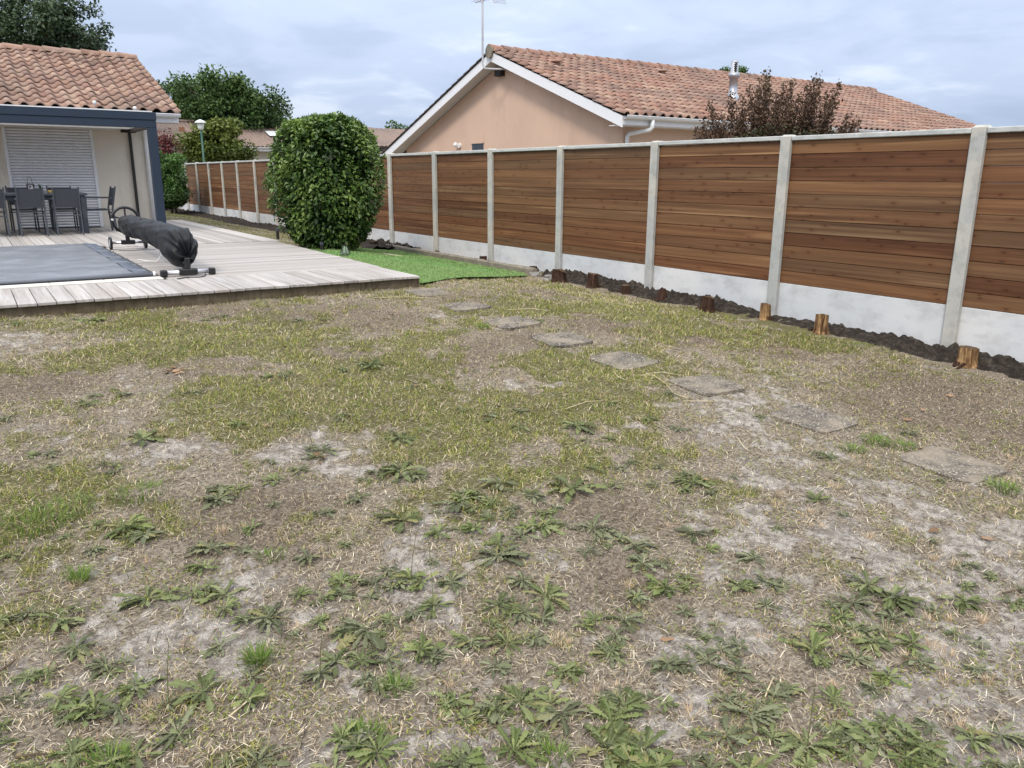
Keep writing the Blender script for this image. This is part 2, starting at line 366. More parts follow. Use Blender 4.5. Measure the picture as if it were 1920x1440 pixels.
plain('white_paint', (0.74, 0.75, 0.77), 0.45, 0.4, 0.03); plain('gutter_white', (0.68, 0.69, 0.70), 0.4, 0.4, 0.05)
plain('soffit_white', (0.62, 0.62, 0.63), 0.5, 0.3, 0.04); plain('shutter_grey', (0.72, 0.725, 0.74), 0.42, 0.4, 0.03, rndv=0.03)
plain('pergola_blue', (0.017, 0.029, 0.050), 0.42, 0.4, 0.08); plain('dark_underside', (0.07, 0.062, 0.055), 0.6, 0.3)
plain('furniture_grey', (0.055, 0.062, 0.074), 0.5, 0.4, 0.1); plain('mesh_fabric', (0.048, 0.053, 0.062), 0.7, 0.25, 0.15, 60)
plain('black_plastic', (0.012, 0.012, 0.013), 0.4, 0.45); plain('black_iron', (0.02, 0.018, 0.017), 0.6, 0.4)
plain('aluminium', (0.62, 0.62, 0.63), 0.32, 0.5, 0.05, metal=0.7); plain('steel_flue', (0.40, 0.41, 0.43), 0.35, 0.5, 0.06, metal=0.8)
plain('mast_grey', (0.36, 0.36, 0.37), 0.45, 0.4, 0.08); plain('white_plastic', (0.72, 0.72, 0.70), 0.45, 0.4, 0.05); plain('coping_cream', (0.62, 0.58, 0.51), 0.7, 0.2, 0.12, 9)
plain('lamp_green', (0.035, 0.10, 0.075), 0.5, 0.4); plain('lamp_glass', (0.66, 0.70, 0.68), 0.3, 0.5)
plain('rake_wood', (0.42, 0.36, 0.28), 0.7, 0.2, 0.2); plain('twig', (0.10, 0.072, 0.05), 0.9, 0.1, 0.25)
plain('trunk_bark', (0.085, 0.065, 0.048), 0.95, 0.1, 0.3, 6, 0.6); plain('yellow_tray', (0.50, 0.33, 0.09), 0.6, 0.3)
plain('dark_glass', (0.03, 0.035, 0.04), 0.08, 0.5); plain('roof_under', (0.10, 0.075, 0.06), 0.95, 0.1)
plain('dry_leaf', (0.24, 0.15, 0.09), 0.85, 0.15, 0.3, 25, rndv=0.35); plain('dry_straw', (0.56, 0.47, 0.30), 0.8, 0.15, 0.15, 20)
plain('wood_chip', (0.46, 0.34, 0.23), 0.9, 0.1, 0.25, 20, rndv=0.3); plain('grey_stone', (0.25, 0.235, 0.215), 0.95, 0.15, 0.3, 14, 0.5, rndv=0.2)
plain('clay_pot', (0.25, 0.12, 0.07), 0.8, 0.2)
# ================================================================== the setting: ground
POSTS = [-3.69, -1.68, 0.265, 2.274, 4.282, 6.276, 8.21, 10.179, 12.116, 14.02, 15.92, 17.81, 19.70, 21.59, 23.50, 25.33, 27.16, 28.98, 30.84, 32.45]
SANDP = [(560,840,.40),(620,890,.35),(190,820,.5),(310,850,.45),(110,835,.4),(1380,775,.6),(1330,760,.5),(1450,850,.55),(1520,905,.5),(1440,1000,.45),(1600,1010,.35),(1760,1075,.5),(1830,1250,.5),(1860,1300,.5),(1370,1180,.28),(1720,1330,.35),(330,1200,.3),(430,1185,.25),(70,1290,.28),(630,1390,.25),(660,1290,.25),(790,1110,.25),(1010,1060,.28),(450,1080,.28),(700,1040,.35),(280,700,.4),(40,645,.4),(1250,1370,.2),(250,1260,.2),(560,1370,.2),(1240,1060,.3),(1480,1110,.25),(1880,1400,.4),(960,720,.25),(1300,800,.4)]
GREENP = [(330,660,.9),(450,640,.9),(600,720,.9),(560,660,.7),(150,900,.5),(60,950,.6),(250,925,.5),(700,740,.9),(800,700,.8),(900,780,.7),(1100,700,.6),(1200,765,.5),(820,870,.6),(1500,640,.5),(1350,625,.7),(1200,585,.8),(1360,955,.28),(1330,925,.25),(1520,1020,.22),(1700,1010,.22),(1000,570,.6),(250,610,.6),(1230,850,.35),(1060,860,.4),(600,990,.3),(1000,760,.5),(420,790,.5),(480,1410,.2),(1010,1120,.2)]
BRIGHTP = [(1640,815,.28),(1690,835,.22),(1590,835,.15),(1880,910,.2),(1600,640,.3),(60,960,.35),(230,905,.3)]
BROWNP = [(1750,740,.7),(1850,790,.6),(1680,760,.5),(900,655,.5),(870,680,.4),(1190,550,.4),(560,590,.6),(650,585,.6),(480,970,.4),(1130,960,.35),(700,600,.5),(1180,1090,.25),(400,585,.5),(250,600,.4),(850,556,.5),(1000,545,.5),(1120,610,.45),(1450,660,.5),(1000,640,.4),(420,690,.4),(60,720,.4),(1300,640,.35),(640,660,.3)]
def _ctl(L): return [(*ground_at(a, b)[:2], r_) for a, b, r_ in L]
SANDP, GREENP, BRIGHTP, BROWNP = map(_ctl, (SANDP, GREENP, BRIGHTP, BROWNP))
def infl(X, Y, L):
    s = np.zeros_like(X)
    for a, b, r_ in L: s = np.maximum(s, np.exp(-((X-a)**2+(Y-b)**2)/(r_*r_)))
    return s
def fields(X, Y):
    X = np.asarray(X, float); Y = np.asarray(Y, float)
    near = smooth((2.0-Y)/4.0)            # the lawn is barer towards the path's near end
    wob = fbm(X, Y, 3.2, 4, 31)-0.5; wob2 = fbm(X, Y, 9.0, 3, 77)-0.5
    s = infl(X, Y, SANDP); g = infl(X, Y, GREENP); b = infl(X, Y, BROWNP)
    w3 = fbm(X, Y, 22.0, 2, 177)-0.5
    sand = smooth((0.55*s + 0.12*near + 1.1*wob + 1.3*wob2 + 0.9*w3 - 0.40*g - 0.5*b - 0.16)/0.62)
    green = smooth((0.70*g + 0.56 - 0.34*near + 1.2*(fbm(X, Y, 2.1, 4, 53)-0.5) + 1.3*(fbm(X, Y, 6.0, 3, 91)-0.5) + 0.7*w3 - 0.62*s - 0.45*b - 0.16)/0.7)
    brown = smooth((0.9*b + 0.9*(fbm(X, Y, 1.7, 4, 12)-0.5) - 0.05)/0.8)
    return sand, green*(1-0.8*sand), brown
def axis(lo, f0, f1, hi, step):
    a = list(np.arange(f0, f1, step)); x = f1; d = step
    while x < hi: a.append(x); d *= 1.25; x += d
    a.append(hi); x = f0; d = step; L = []
    while True:
        d *= 1.25; x -= d
        if x <= lo: break
        L.append(x)
    L.append(lo); return np.array(L[::-1]+a)
gx = axis(-160, -8.6, 0.2, 220, 0.035); gy = axis(-80, -3.0, 6.6, 420, 0.035)
GX, GY = np.meshgrid(gx, gy); XX = GX.ravel(); YY = GY.ravel()
sa, gr_, br = fields(XX, YY); micro = 0.022*(fbm(XX, YY, 13, 3, 3)-0.5)
V = np.stack([XX, YY, gz(XX, YY)+micro], -1); nx, ny = len(gx), len(gy)
ii = (np.arange(ny-1)[:, None]*nx + np.arange(nx-1)[None]).ravel()
me = np_mesh('ground', V, np.stack([ii, ii+1, ii+nx+1, ii+nx], -1), np.stack([sa, gr_, br], -1), True)
t = NT('lawn_soil', 0.95, 0.1); at = t.n('ShaderNodeAttribute'); at.attribute_name = 'Col'; sp = t.n('ShaderNodeSeparateColor'); t.l(at.outputs['Color'], sp.inputs[0])
w = t.tc(); f1 = t.noise(w, 220, 3, 0.7); f2 = t.noise(w, 60, 5, 0.7); f3 = t.noise(w, 18, 5, 0.65); vv = t.voro(w, 130)
lit = t.ramp(f2, [(0.32, (0.080, 0.064, 0.047)), (0.45, (0.245, 0.203, 0.152)), (0.59, (0.39, 0.335, 0.262)), (0.75, (0.58, 0.51, 0.415))])
lit = t.mix(t.math('MULTIPLY', t.ramp(f1, [(0.52, 0.0), (0.68, 1.0)]), 0.55), lit, (0.07, 0.055, 0.042))
dk = t.ramp(f2, [(0.3, (0.075, 0.055, 0.040)), (0.7, (0.25, 0.185, 0.13))])
c = t.mix(t.math('MULTIPLY', sp.outputs[2], 0.5), lit, dk)
snd = t.ramp(f1, [(0.32, (0.20, 0.174, 0.145)), (0.46, (0.47, 0.425, 0.37)), (0.66, (0.70, 0.645, 0.575))])
snd = t.mix(t.math('MULTIPLY', t.ramp(f3, [(0.42, 0.0), (0.60, 1.0)]), 0.8), snd, (0.20, 0.17, 0.142)); snd = t.mix(t.math('MULTIPLY', t.ramp(vv, [(0.10, 1.0), (0.22, 0.0)]), 0.6), snd, (0.20, 0.165, 0.135))
sm_ = t.ramp(t.math('ADD', sp.outputs[0], t.math('ADD', t.math('MULTIPLY', t.math('SUBTRACT', f2, 0.5), 1.3), t.math('MULTIPLY', t.math('SUBTRACT', f3, 0.5), 1.1))), [(0.34, 0.0), (0.70, 1.0)])
c = t.mix(sm_, c, snd)
gn = t.ramp(f2, [(0.3, (0.070, 0.070, 0.020)), (0.6, (0.170, 0.16, 0.048)), (0.8, (0.27, 0.24, 0.09))])
gm = t.ramp(t.math('ADD', sp.outputs[1], t.math('MULTIPLY', t.math('SUBTRACT', f3, 0.5), 0.9)), [(0.45, 0.0), (0.85, 0.75)])
c = t.mix(gm, c, gn); t.col(c)
t.bump(t.math('ADD', t.math('MULTIPLY', f2, 0.7), t.math('MULTIPLY', f1, 0.5)), 1.0, 0.022); M['lawn_soil'] = t.m
tag(link('ground', me, t.m), kind='structure')

# dark dug-over soil along the foot of the fence
t = NT('dug_soil', 0.95, 0.15); w = t.tc(); a = t.noise(w, 16, 6, 0.7); b = t.noise(w, 90, 4, 0.7)
c = t.ramp(a, [(0.3, (0.014, 0.011, 0.009)), (0.5, (0.036, 0.029, 0.024)), (0.68, (0.090, 0.074, 0.060))]); c = t.mix(t.math('MULTIPLY', t.ramp(b, [(0.55, 0.0), (0.75, 1.0)]), 0.5), c, (0.11, 0.09, 0.072))
t.col(c); t.bump(t.math('ADD', a, t.math('MULTIPLY', b, 0.6)), 1.0, 0.02); M['dug_soil'] = t.m
def soil_strip(name, y0, y1, wfun, hfun, sx, sy, label):
    ys = np.arange(y0, y1, sy); us = np.linspace(0, 1, sx); U_, Y_ = np.meshgrid(us, ys); wd = wfun(Y_); X_ = 0.06 - wd*(1-U_)
    edge = smooth(U_/0.35)*1.0
    lump = fbm(X_, Y_, 7, 4, 61)*0.6+np.abs(fbm(X_, Y_, 11, 4, 71)-0.5)*1.6
    Z_ = gz(X_, Y_) - 0.03 + edge*hfun(Y_, U_)*(0.3+1.0*lump) + 0.034*edge + 0.04*edge*(lump-.6)
    n0, n1_ = U_.shape[1], U_.shape[0]; ii = (np.arange(n1_-1)[:, None]*n0+np.arange(n0-1)[None]).ravel()
    me = np_mesh(name, np.stack([X_, Y_, Z_], -1).reshape(-1, 3), np.stack([ii, ii+1, ii+n0+1, ii+n0], -1), None, True)
    return tag(link(name, me, M['dug_soil']), label, 'soil', kind='stuff')
soil_strip('soil', -3.4, 6.35, lambda y: 0.24+0.48*fbm(y*0+3, y, 1.9, 5, 8)+0.18*smooth((y-2.5)/1.5)*smooth((6-y)/2), lambda y, u: 0.01+0.10*smooth((fbm(y*0+1, y, 0.9, 3, 15)-0.25)/0.5)*smooth(u/0.6), 26, 0.022, 'dark crumbly soil heaped along the fence foot around the tree stumps')
soil_strip('soil', 11.0, 33.5, lambda y: 0.75+0.7*fbm(y*0+3, y, 1.1, 3, 18), lambda y, u: 0.03+0.14*fbm(y*0+1, y, 0.8, 3, 25)*smooth(u/0.5), 26, 0.06, 'dark dug-over soil bed beside the fence behind the leafy shrub')

# ================================================================== fence
fence = thing('fence', (0, 0, 0), 'long garden fence of brown horizontal planks between concrete posts', 'fence')
NP = 11; Z0P, Z1P = 0.490, 2.008; PH = (Z1P-Z0P)/NP
pl_meshes = []
pp_ = [(0.048, 0.0055), (0.060, 0.0004), (0.074, 0.0004), (0.074, PH-0.0004), (0.060, PH-0.0004), (0.048, PH-0.0045)]; n_ = len(pp_)
pm = MB().add([(x, y, z) for y in (-.5, .5) for x, z in pp_], [tuple(range(n_)), tuple(range(2*n_-1, n_-1, -1))]+[(i, n_+i, n_+(i+1) % n_, (i+1) % n_) for i in range(n_)]).mesh('plank')
pm.materials.append(M['fence_wood'])
postm = MB()
W2 = 0.062
prof = [(-W2, 0.0), (-W2+0.008, -0.008), (W2-0.008, -0.008), (W2, 0.0), (W2, 0.040), (W2-0.03, 0.043), (W2-0.03, 0.082), (W2, 0.084), (W2, 0.12), (-W2, 0.12), (-W2, 0.084), (-W2+0.03, 0.082), (-W2+0.03, 0.043), (-W2, 0.040)]
postm.prism([(b, a) for a, b in prof][::-1], -0.25, 2.052)
postm.add([(0.0, -W2, 2.052), (0.0, W2, 2.052), (0.12, W2, 2.052), (0.12, -W2, 2.052), (0.02, -W2+0.02, 2.072), (0.02, W2-0.02, 2.072), (0.10, W2-0.02, 2.072), (0.10, -W2+0.02, 2.072)], [(4, 5, 6, 7)[::-1], (0, 1, 5, 4)[::-1], (1, 2, 6, 5)[::-1], (2, 3, 7, 6)[::-1], (3, 0, 4, 7)[::-1]])
pmesh = postm.mesh('post'); pmesh.materials.append(M['post_concrete'])
slabm = MB().cbox(0.050, 0.078, -0.5, 0.5, -0.20, Z0P-0.001, 0.004).mesh('base_slab'); slabm.materials.append(M['slab_concrete'])
capm = MB(); capm.cbox(0.006, 0.106, -0.5, 0.5, 2.011, 2.058, 0.006); capm = capm.mesh('cap_rail'); capm.materials.append(M['cap_concrete'])
for y in POSTS: link('post', pmesh, None, fence, (random.uniform(-.003, .003), y, random.uniform(-.006, .006)), (0, 0, random.choice((0, PI))*0))
for y0, y1 in zip(POSTS[:-1], POSTS[1:]):
    ym = (y0+y1)/2; L = y1-y0
    link('base_slab', slabm, None, fence, (random.uniform(-.002, .002), ym, 0), None, (1, L-0.066, 1))
    link('cap_rail', capm, None, fence, (random.uniform(-.002, .002), ym, random.uniform(-.003, .003)), None, (1, L-0.128, 1))
    for k in range(NP):
        o = link('plank', pm, None, fence, (random.uniform(-.0015, .0015), ym, Z0P+k*PH), None, (1, L-0.066, 1))

# ================================================================== stumps
t = NT('stump_bark', 0.95, 0.1); v = t.mapping(t.tc(), (1, 1, 1), rndoff=9); a = t.noise(t.mapping(v, (26, 26, 5)), 1.0, 5, 0.7)
t.col(t.ramp(a, [(0.3, (0.016, 0.011, 0.009)), (0.55, (0.060, 0.033, 0.023)), (0.8, (0.12, 0.07, 0.046))])); t.bump(a, 1.0, 0.02); M['stump_bark'] = t.m
t = NT('stump_wood', 0.85, 0.15); v = t.mapping(t.tc(), (1, 1, 1), rndoff=9); a = t.noise(t.mapping(v, (30, 30, 3.5)), 1.0, 5, 0.7, 0.4)
t.col(t.ramp(a, [(0.34, (0.035, 0.020, 0.012)), (0.47, (0.13, 0.070, 0.033)), (0.60, (0.36, 0.225, 0.105)), (0.8, (0.48, 0.34, 0.18))])); t.bump(a, 0.8, 0.01); M['stump_wood'] = t.m
t = NT('stump_cut', 0.9, 0.15); v = t.mapping(t.tc(), (1, 1, 1), rndoff=9); a = t.noise(v, 40, 4, 0.6)
t.col(t.ramp(a, [(0.3, (0.045, 0.03, 0.02)), (0.7, (0.15, 0.10, 0.06))])); M['stump_cut'] = t.m
def stump(px, py, hpx, wpx, kind, label, X=None, tilt=0.0, ragged=0.25, zbase=None):
    P = ground_at(px, py)
    if X is not None:
        P = at_x(px, py, X); P[2] = float(gz(P[0], P[1]))
    if zbase is not None: P[2] = zbase
    dep = float((P-CAM)@C_F); h = hpx*dep/FPX/1.03; r0 = wpx*dep/FPX/2
    o = thing('tree_stump', P, label, 'tree stump', 'cut tree stumps along the fence'); sd_ = random.randint(0, 999); rr = np.random.default_rng(sd_)
    n = 18; bump = rr.uniform(-1, 1, n); fl = rr.uniform(0.5, 1.4, n)
    ph_ = rr.uniform(0, 6.28, 3); topz = [h*(1+ragged*(0.16*math.sin(2*PI*k/n+ph_[0])+0.09*math.sin(4*PI*k/n+ph_[1])+0.07*rr.uniform(-1, 1))) for k in range(n)]
    vs = []; fs = []
    rings = [(-0.09, 1.55), (0.0, 1.32), (0.12, 1.08), (0.4, 1.0), (0.75, 0.97), (1.0, 0.95)]
    for q, (fz, fr) in enumerate(rings):
        for k in range(n):
            a = 2*PI*k/n; rad = r0*(1+(fr-1)*fl[k])*(1+0.10*bump[k]+0.05*rr.uniform(-1, 1)); z = (fz*topz[k] if fz > 0 else fz)
            vs.append((rad*math.cos(a)+tilt*z, rad*math.sin(a), z))
    for q in range(len(rings)-1):
        for k in range(n): k2 = (k+1) % n; fs.append((q*n+k, q*n+k2, (q+1)*n+k2, (q+1)*n+k))
    b = MB().add(vs, fs); b.build('bark', M['stump_wood' if kind == 'wood' else 'stump_bark'], o, (0, 0, 0))
    top = vs[-n:]; cx = sum(p[0] for p in top)/n; cy = sum(p[1] for p in top)/n; cz = sum(p[2] for p in top)/n - 0.1*r0
    b = MB().add(top+[(cx, cy, cz)], [(k, (k+1) % n, n) for k in range(n)]); b.build('cut_face', M['stump_cut'], o, (0, 0, 0))
    for q in range(5):
        a = rr.uniform(0, 2*PI); d = np.array([math.cos(a), math.sin(a)]); L = rr.uniform(1.2, 2.6)*r0
        pts = [(*(d*r0*0.7), 0.12*h), (*(d*(r0*1.1)), 0.03), (*(d*(r0+L*0.4)+rr.uniform(-.02, .02, 2)), rr.uniform(-.01, .03)), (*(d*(r0+L*0.7)+rr.uniform(-.03, .03, 2)), -0.03)]
        MB().tube(pts, [r0*0.22, r0*0.18, r0*0.10, r0*0.04], 6).build('root', M['stump_bark'], o, (0, 0, 0), True)
    return o
stump(1048, 531, 22, 26, 'bark', 'ragged dark stump with torn roots at the end of the stone kerb', X=-0.52, ragged=0.8)
stump(1111, 542, 27, 20, 'bark', 'tall reddish-brown stump beside the torn stump by the kerb end', X=-0.45)
stump(1173, 551, 16, 17, 'bark', 'short reddish-brown stump just left of the post between two darker stumps', X=-0.38)
stump(1238, 567, 22, 18, 'bark', 'small splintered dark stump with a pointed edge beside a fence post', X=-0.42, tilt=0.3, ragged=1.2)
stump(1325, 589, 28, 24, 'bark', 'broad dark stump with flaking bark halfway along a concrete slab', X=-0.5, ragged=0.5)
stump(1433, 603, 30, 19, 'wood', 'slim stump with pale streaked bare wood in front of a post', X=-0.28)
stump(1538, 628, 36, 25, 'wood', 'tall orange-streaked stump with a dark cap on heaped soil', X=-0.32)
stump(1812, 684, 36, 35, 'wood', 'thick stump of bare yellow wood at the foot of a post', X=-0.26, ragged=0.15)
stump(906, 489, 11, 14, 'bark', 'small dark stump behind the stone kerb beside a post', X=-0.16, zbase=0.20)
stump(1000, 505, 8, 15, 'bark', 'low dark stump behind the kerb in mid slab', X=-0.16, zbase=0.20)
stump(940, 494, 6, 20, 'bark', 'nearly flat dark stump with a spike behind the kerb', X=-0.16, zbase=0.18, ragged=1.2)
stump(820, 475, 7, 9, 'bark', 'small reddish split stump at a post behind the kerb', X=-0.14, zbase=0.19, ragged=1.0)
stump(785, 471, 7, 9, 'wood', 'small stump with a pale core behind the far kerb', X=-0.14, zbase=0.19)
stump(701, 466, 13, 14, 'bark', 'dark stump beside the leafy shrub and the rake', zbase=0.19, X=-0.6)

# ================================================================== kerb, turf, stepping stones
kerb = thing('kerb', (-0.4, 8.6, 0.2), 'low brown stone kerb between artificial turf and fence', 'kerb')
ky = np.linspace(6.35, 11.4, 5)
for a, b in zip(ky[:-1], ky[1:]):
    mb = MB(); n = 14; vs = []; fs = []
    for i in range(n+1):
        y = a+0.006+(b-a-0.012)*i/n; x = -0.36-0.012*(y-6.35)
        for dx, dz in ((-.045, -.2), (-.05, .055), (-.03, .075), (.03, .075), (.05, .055), (.045, -.2)):
            j = 0.008*(random.random()-.5); vs.append((x+dx+j, y, 0.200+dz+0.012*(random.random()-.5)+0.01*(y-6.35)/5))
    for i in range(n):
        for k in range(5): fs.append((i*6+k, i*6+k+1, i*6+7+k, i*6+6+k))
    fs += [tuple(range(6)), tuple(n*6+5-k for k in range(6))]
    mb.add(vs, fs).build('kerb_stone', M['kerb_stone'], kerb)
# artificial turf: sheet with creases + fibres
TURF = [(-3.16, 4.66), (-1.75, 5.42), (-0.62, 6.18), (-0.42, 6.6), (-0.46, 10.9), (-1.6, 11.0), (-2.95, 9.6), (-3.08, 6.0)]
def in_poly(X, Y, poly):
    c = np.zeros(np.shape(X), bool); n = len(poly)
    for i in range(n):
        x0, y0 = poly[i]; x1, y1 = poly[(i+1) % n]
        k = ((y0 > Y) != (y1 > Y)); xi = (x1-x0)*(Y-y0)/((y1-y0) if y1 != y0 else 1e-9)+x0; c ^= (k & (X < xi))
    return c
CREASES = [((-2.9, 8.6), (-1.15, 6.0)), ((-2.2, 8.0), (-0.7, 8.1)), ((-2.7, 9.0), (-2.2, 8.0))]
def turf_z(X, Y):
    z = gz0(X, Y)+0.026+0.02*(fbm(X, Y, 1.3, 3, 44)-0.5)
    for (x0, y0), (x1, y1) in CREASES:
        dx, dy = x1-x0, y1-y0; L = math.hypot(dx, dy); s = ((X-x0)*dx+(Y-y0)*dy)/L; d = ((X-x0)*dy-(Y-y0)*dx)/L + 0.03*np.sin(s*5)
        k = smooth(s/0.2)*smooth((L-s)/0.2); z = z + k*(0.055*np.exp(-((d-0.06)/0.05)**2)-0.035*np.exp(-((d+0.03)/0.03)**2))
    return z
tx = np.arange(-3.2, -0.38, 0.03); ty = np.arange(4.6, 11.05, 0.03); TX, TY = np.meshgrid(tx, ty)
TZ = turf_z(TX, TY); n0 = len(tx); ii = (np.arange(len(ty)-1)[:, None]*n0+np.arange(len(tx)-1)[None]).ravel()
mid = in_poly((TX[:-1, :-1]+0.015).ravel(), (TY[:-1, :-1]+0.015).ravel(), TURF); ii = ii[mid]
fT = np.stack([ii, ii+1, ii+n0+1, ii+n0], -1); used = np.unique(fT); remap = -np.ones(TX.size, int); remap[used] = np.arange(len(used))
VT = np.stack([TX.ravel(), TY.ravel(), TZ.ravel()], -1)[used]
t = NT('turf_backing', 0.9, 0.1); a = t.noise(t.tc(), 60, 4, 0.7); t.col(t.ramp(a, [(0.3, (0.075, 0.145, 0.045)), (0.7, (0.15, 0.265, 0.085))])); M['turf_backing'] = t.m
turf = thing('artificial_turf', (-1.8, 7.5, 0.3), 'patch of bright green artificial turf with creases beside the deck', 'turf')
link('turf_sheet', np_mesh('turf_sheet', VT-np.array([-1.8, 7.5, 0.3]), remap[fT], None, True), M['turf_backing'], turf)

# ---- blades, generic
def col_var(base, n, v=0.25, hv=0.08):
    base = np.asarray(base, float); k = 1+rng.uniform(-v, v, (n, 1)); return np.clip(base*k*(1+rng.uniform(-hv, hv, (n, 3))), 0.004, 1)
def blades(P, az, lean, length, width, curl=0.5, normal_up=False):
    """3 cross-rows per blade, 3 triangles; lean = angle from vertical"""
    n = len(P); h = np.stack([np.cos(az), np.sin(az), np.zeros(n)], -1); sidev = np.stack([-np.sin(az), np.cos(az), np.zeros(n)], -1); upv = np.array([0, 0, 1.0])
    def pt(s, ang): return (h*np.sin(ang)[:, None]+upv*np.cos(ang)[:, None])*(length*s)[:, None]
    l2 = np.minimum(lean+curl, 1.75); p1 = P+pt(0.5, lean); p2 = p1+pt(0.5, l2); w2 = (width/2)[:, None]
    V = np.stack([P-sidev*w2, P+sidev*w2, p1-sidev*w2*0.85, p1+sidev*w2*0.85, p2], 1).reshape(-1, 3)
    b = np.arange(n)[:, None]*5; T = np.concatenate([b+np.array([0, 1, 3]), b+np.array([0, 3, 2]), b+np.array([2, 3, 4])], 0)
    return V, T
def attr_mat(name, rough=0.75, spec=0.2, trans=0.25):
    t = NT(name, rough, spec); a = t.n('ShaderNodeAttribute'); a.attribute_name = 'Col'; t.col(a.outputs['Color'])
    if trans: t.translucent(a.outputs['Color'], trans)
    M[name] = t.m; return t.m
attr_mat('grass_blade', 0.7, 0.2, 0.25); attr_mat('straw_blade', 0.85, 0.12, 0.1)
n = 90000; X = rng.uniform(-3.15, -0.4, n); Y = rng.uniform(4.65, 11, n); k = in_poly(X, Y, TURF) & (rng.random(n) < np.clip(1.3-0.12*(Y-4.6), 0.35, 1)); X = X[k]; Y = Y[k]; n = len(X)
Vb, Tb = blades(np.stack([X, Y, turf_z(X, Y)-0.002], -1), rng.uniform(0, 2*PI, n), rng.uniform(0.1, 0.8, n), rng.uniform(.022, .034, n), rng.uniform(.004, .007, n))
cb = np.repeat(col_var((0.25, 0.36, 0.135), n, 0.3), 5, 0)
o = link('turf_fibres', np_mesh('turf_fibres', Vb-np.array([-1.8, 7.5, 0.3]), Tb, cb), M['grass_blade'], turf); o['kind'] = 'stuff'
# stepping stones
PAV = [(1785,872),(1525,787),(1325,722),(1170,677),(1053,637),(958,606),(870,575),(805,549)]
PLAB = ['large pebbled stepping stone at the end of the path farthest from the deck', 'second stepping stone from the path end, with bare sand around it', 'third stepping stone from the path end, half sunk in the grass', 'fourth stepping stone from the path end, with an exposed thick edge', 'fourth stepping stone from the wooden deck, pale and dusty', 'third stepping stone from the wooden deck, with a weed at its corner', 'second stepping stone from the wooden deck, speckled with white', 'stepping stone lying next to the corner of the wooden deck']
PAVP = []
for q, (px, py) in enumerate(PAV):
    P = ground_at(px, py); sz = 0.215 if q else 0.225; rz = random.uniform(-.08, .08); PAVP.append((P[0], P[1], sz))
    mb = MB(); n = 10; vs = []; fs = []
    for i in range(n+1):
        for j in range(n+1):
            u = -1+2*i/n; vv_ = -1+2*j/n; e_ = 1-0.03*(abs(u) > .99)*(abs(vv_) > .99)*4
            vs.append((u*sz*e_+random.uniform(-.004, .004), vv_*sz*e_+random.uniform(-.004, .004), 0.028-0.006*((abs(u) > .95) or (abs(vv_) > .95))+random.uniform(-.002, .002)))
    for i in range(n):
        for j in range(n): fs.append((i*(n+1)+j, (i+1)*(n+1)+j, (i+1)*(n+1)+j+1, i*(n+1)+j+1))
    rim = [i*(n+1) for i in range(n+1)]+[n*(n+1)+j for j in range(1, n+1)]+[i*(n+1)+n for i in range(n-1, -1, -1)]+[j for j in range(n-1, 0, -1)]
    base = len(vs)
    for i in rim: x, y, z = vs[i]; vs.append((x*1.0, y*1.0, -0.06))
    m_ = len(rim)
    for i in range(m_): fs.append((rim[i], base+i, base+(i+1) % m_, rim[(i+1) % m_]))
    o = link('stepping_stone', mb.add(vs, fs).mesh('stepping_stone'), M['paver'], None, (P[0], P[1], float(gz(P[0], P[1]))-0.010), (random.uniform(-.03, .03)+0.03, random.uniform(-.03, .03), rz))
    tag(o, PLAB[q], 'stepping stone', 'stepping stones across the lawn')

# ================================================================== deck
ZD = 0.53; BT = 0.027
deck = thing('wooden_deck', (-4, 6, 0.4), 'raised grey weathered wooden deck around the covered pool', 'deck')
bm_a = MB().cbox(-0.0715, 0.0715, -0.5, 0.5, -BT, 0, 0.003).mesh('board'); bm_a.materials.append(M['deck_wood'])
def board(x, y, L, along_x=False, dz=0.0):
    o = link('board', bm_a, None, deck, (x+4, y-6, ZD-0.4+dz+random.uniform(-.0015, .0015)), (0, 0, (PI/2 if along_x else 0)+random.uniform(-.0012, .0012)), (1, L, 1)); return o
edge_x = lambda y: -3.25+(y-4.56)*0.030
x = -3.33
while x > -9.2: board(x, 5.115, 1.14+random.uniform(-.012, .012)); x -= 0.1497      # front strip, boards point at the lawn
y = 5.775
while y < 10.2:
    x1 = edge_x(y); x0 = -5.70; board((x0+x1)/2, y, x1-x0+random.uniform(-.02, .02), True); y += 0.1497
x = -3.06
while x > -9.2:
    if x < -5.72: y0 = 10.62
    else: y0 = 10.28
    y1 = 15.60 if x < -3.98 else 17.9
    board(x, (y0+y1)/2, y1-y0); x -= 0.1497
f = MB(); f.cbox(-9.3, -3.245, 4.58, 4.607, 0.30, ZD-BT-0.003, 0.003); f.build('fascia', M['fascia_wood'], deck)
f = MB(); f.beam((-3.262, 4.61, 0.40), (-2.86, 17.9, 0.40), 0.027, 0.2); f.build('fascia', M['fascia_wood'], deck)
for yy in (4.9, 5.5): MB().box(-9.2, -3.35, yy-.03, yy+.03, 0.36, ZD-BT-0.002).build('joist', M['fascia_wood'], deck)
MB().box(-9.2, -3.35, 4.62, 17.8, 0.28, 0.44).build('subframe', M['dark_underside'], deck)

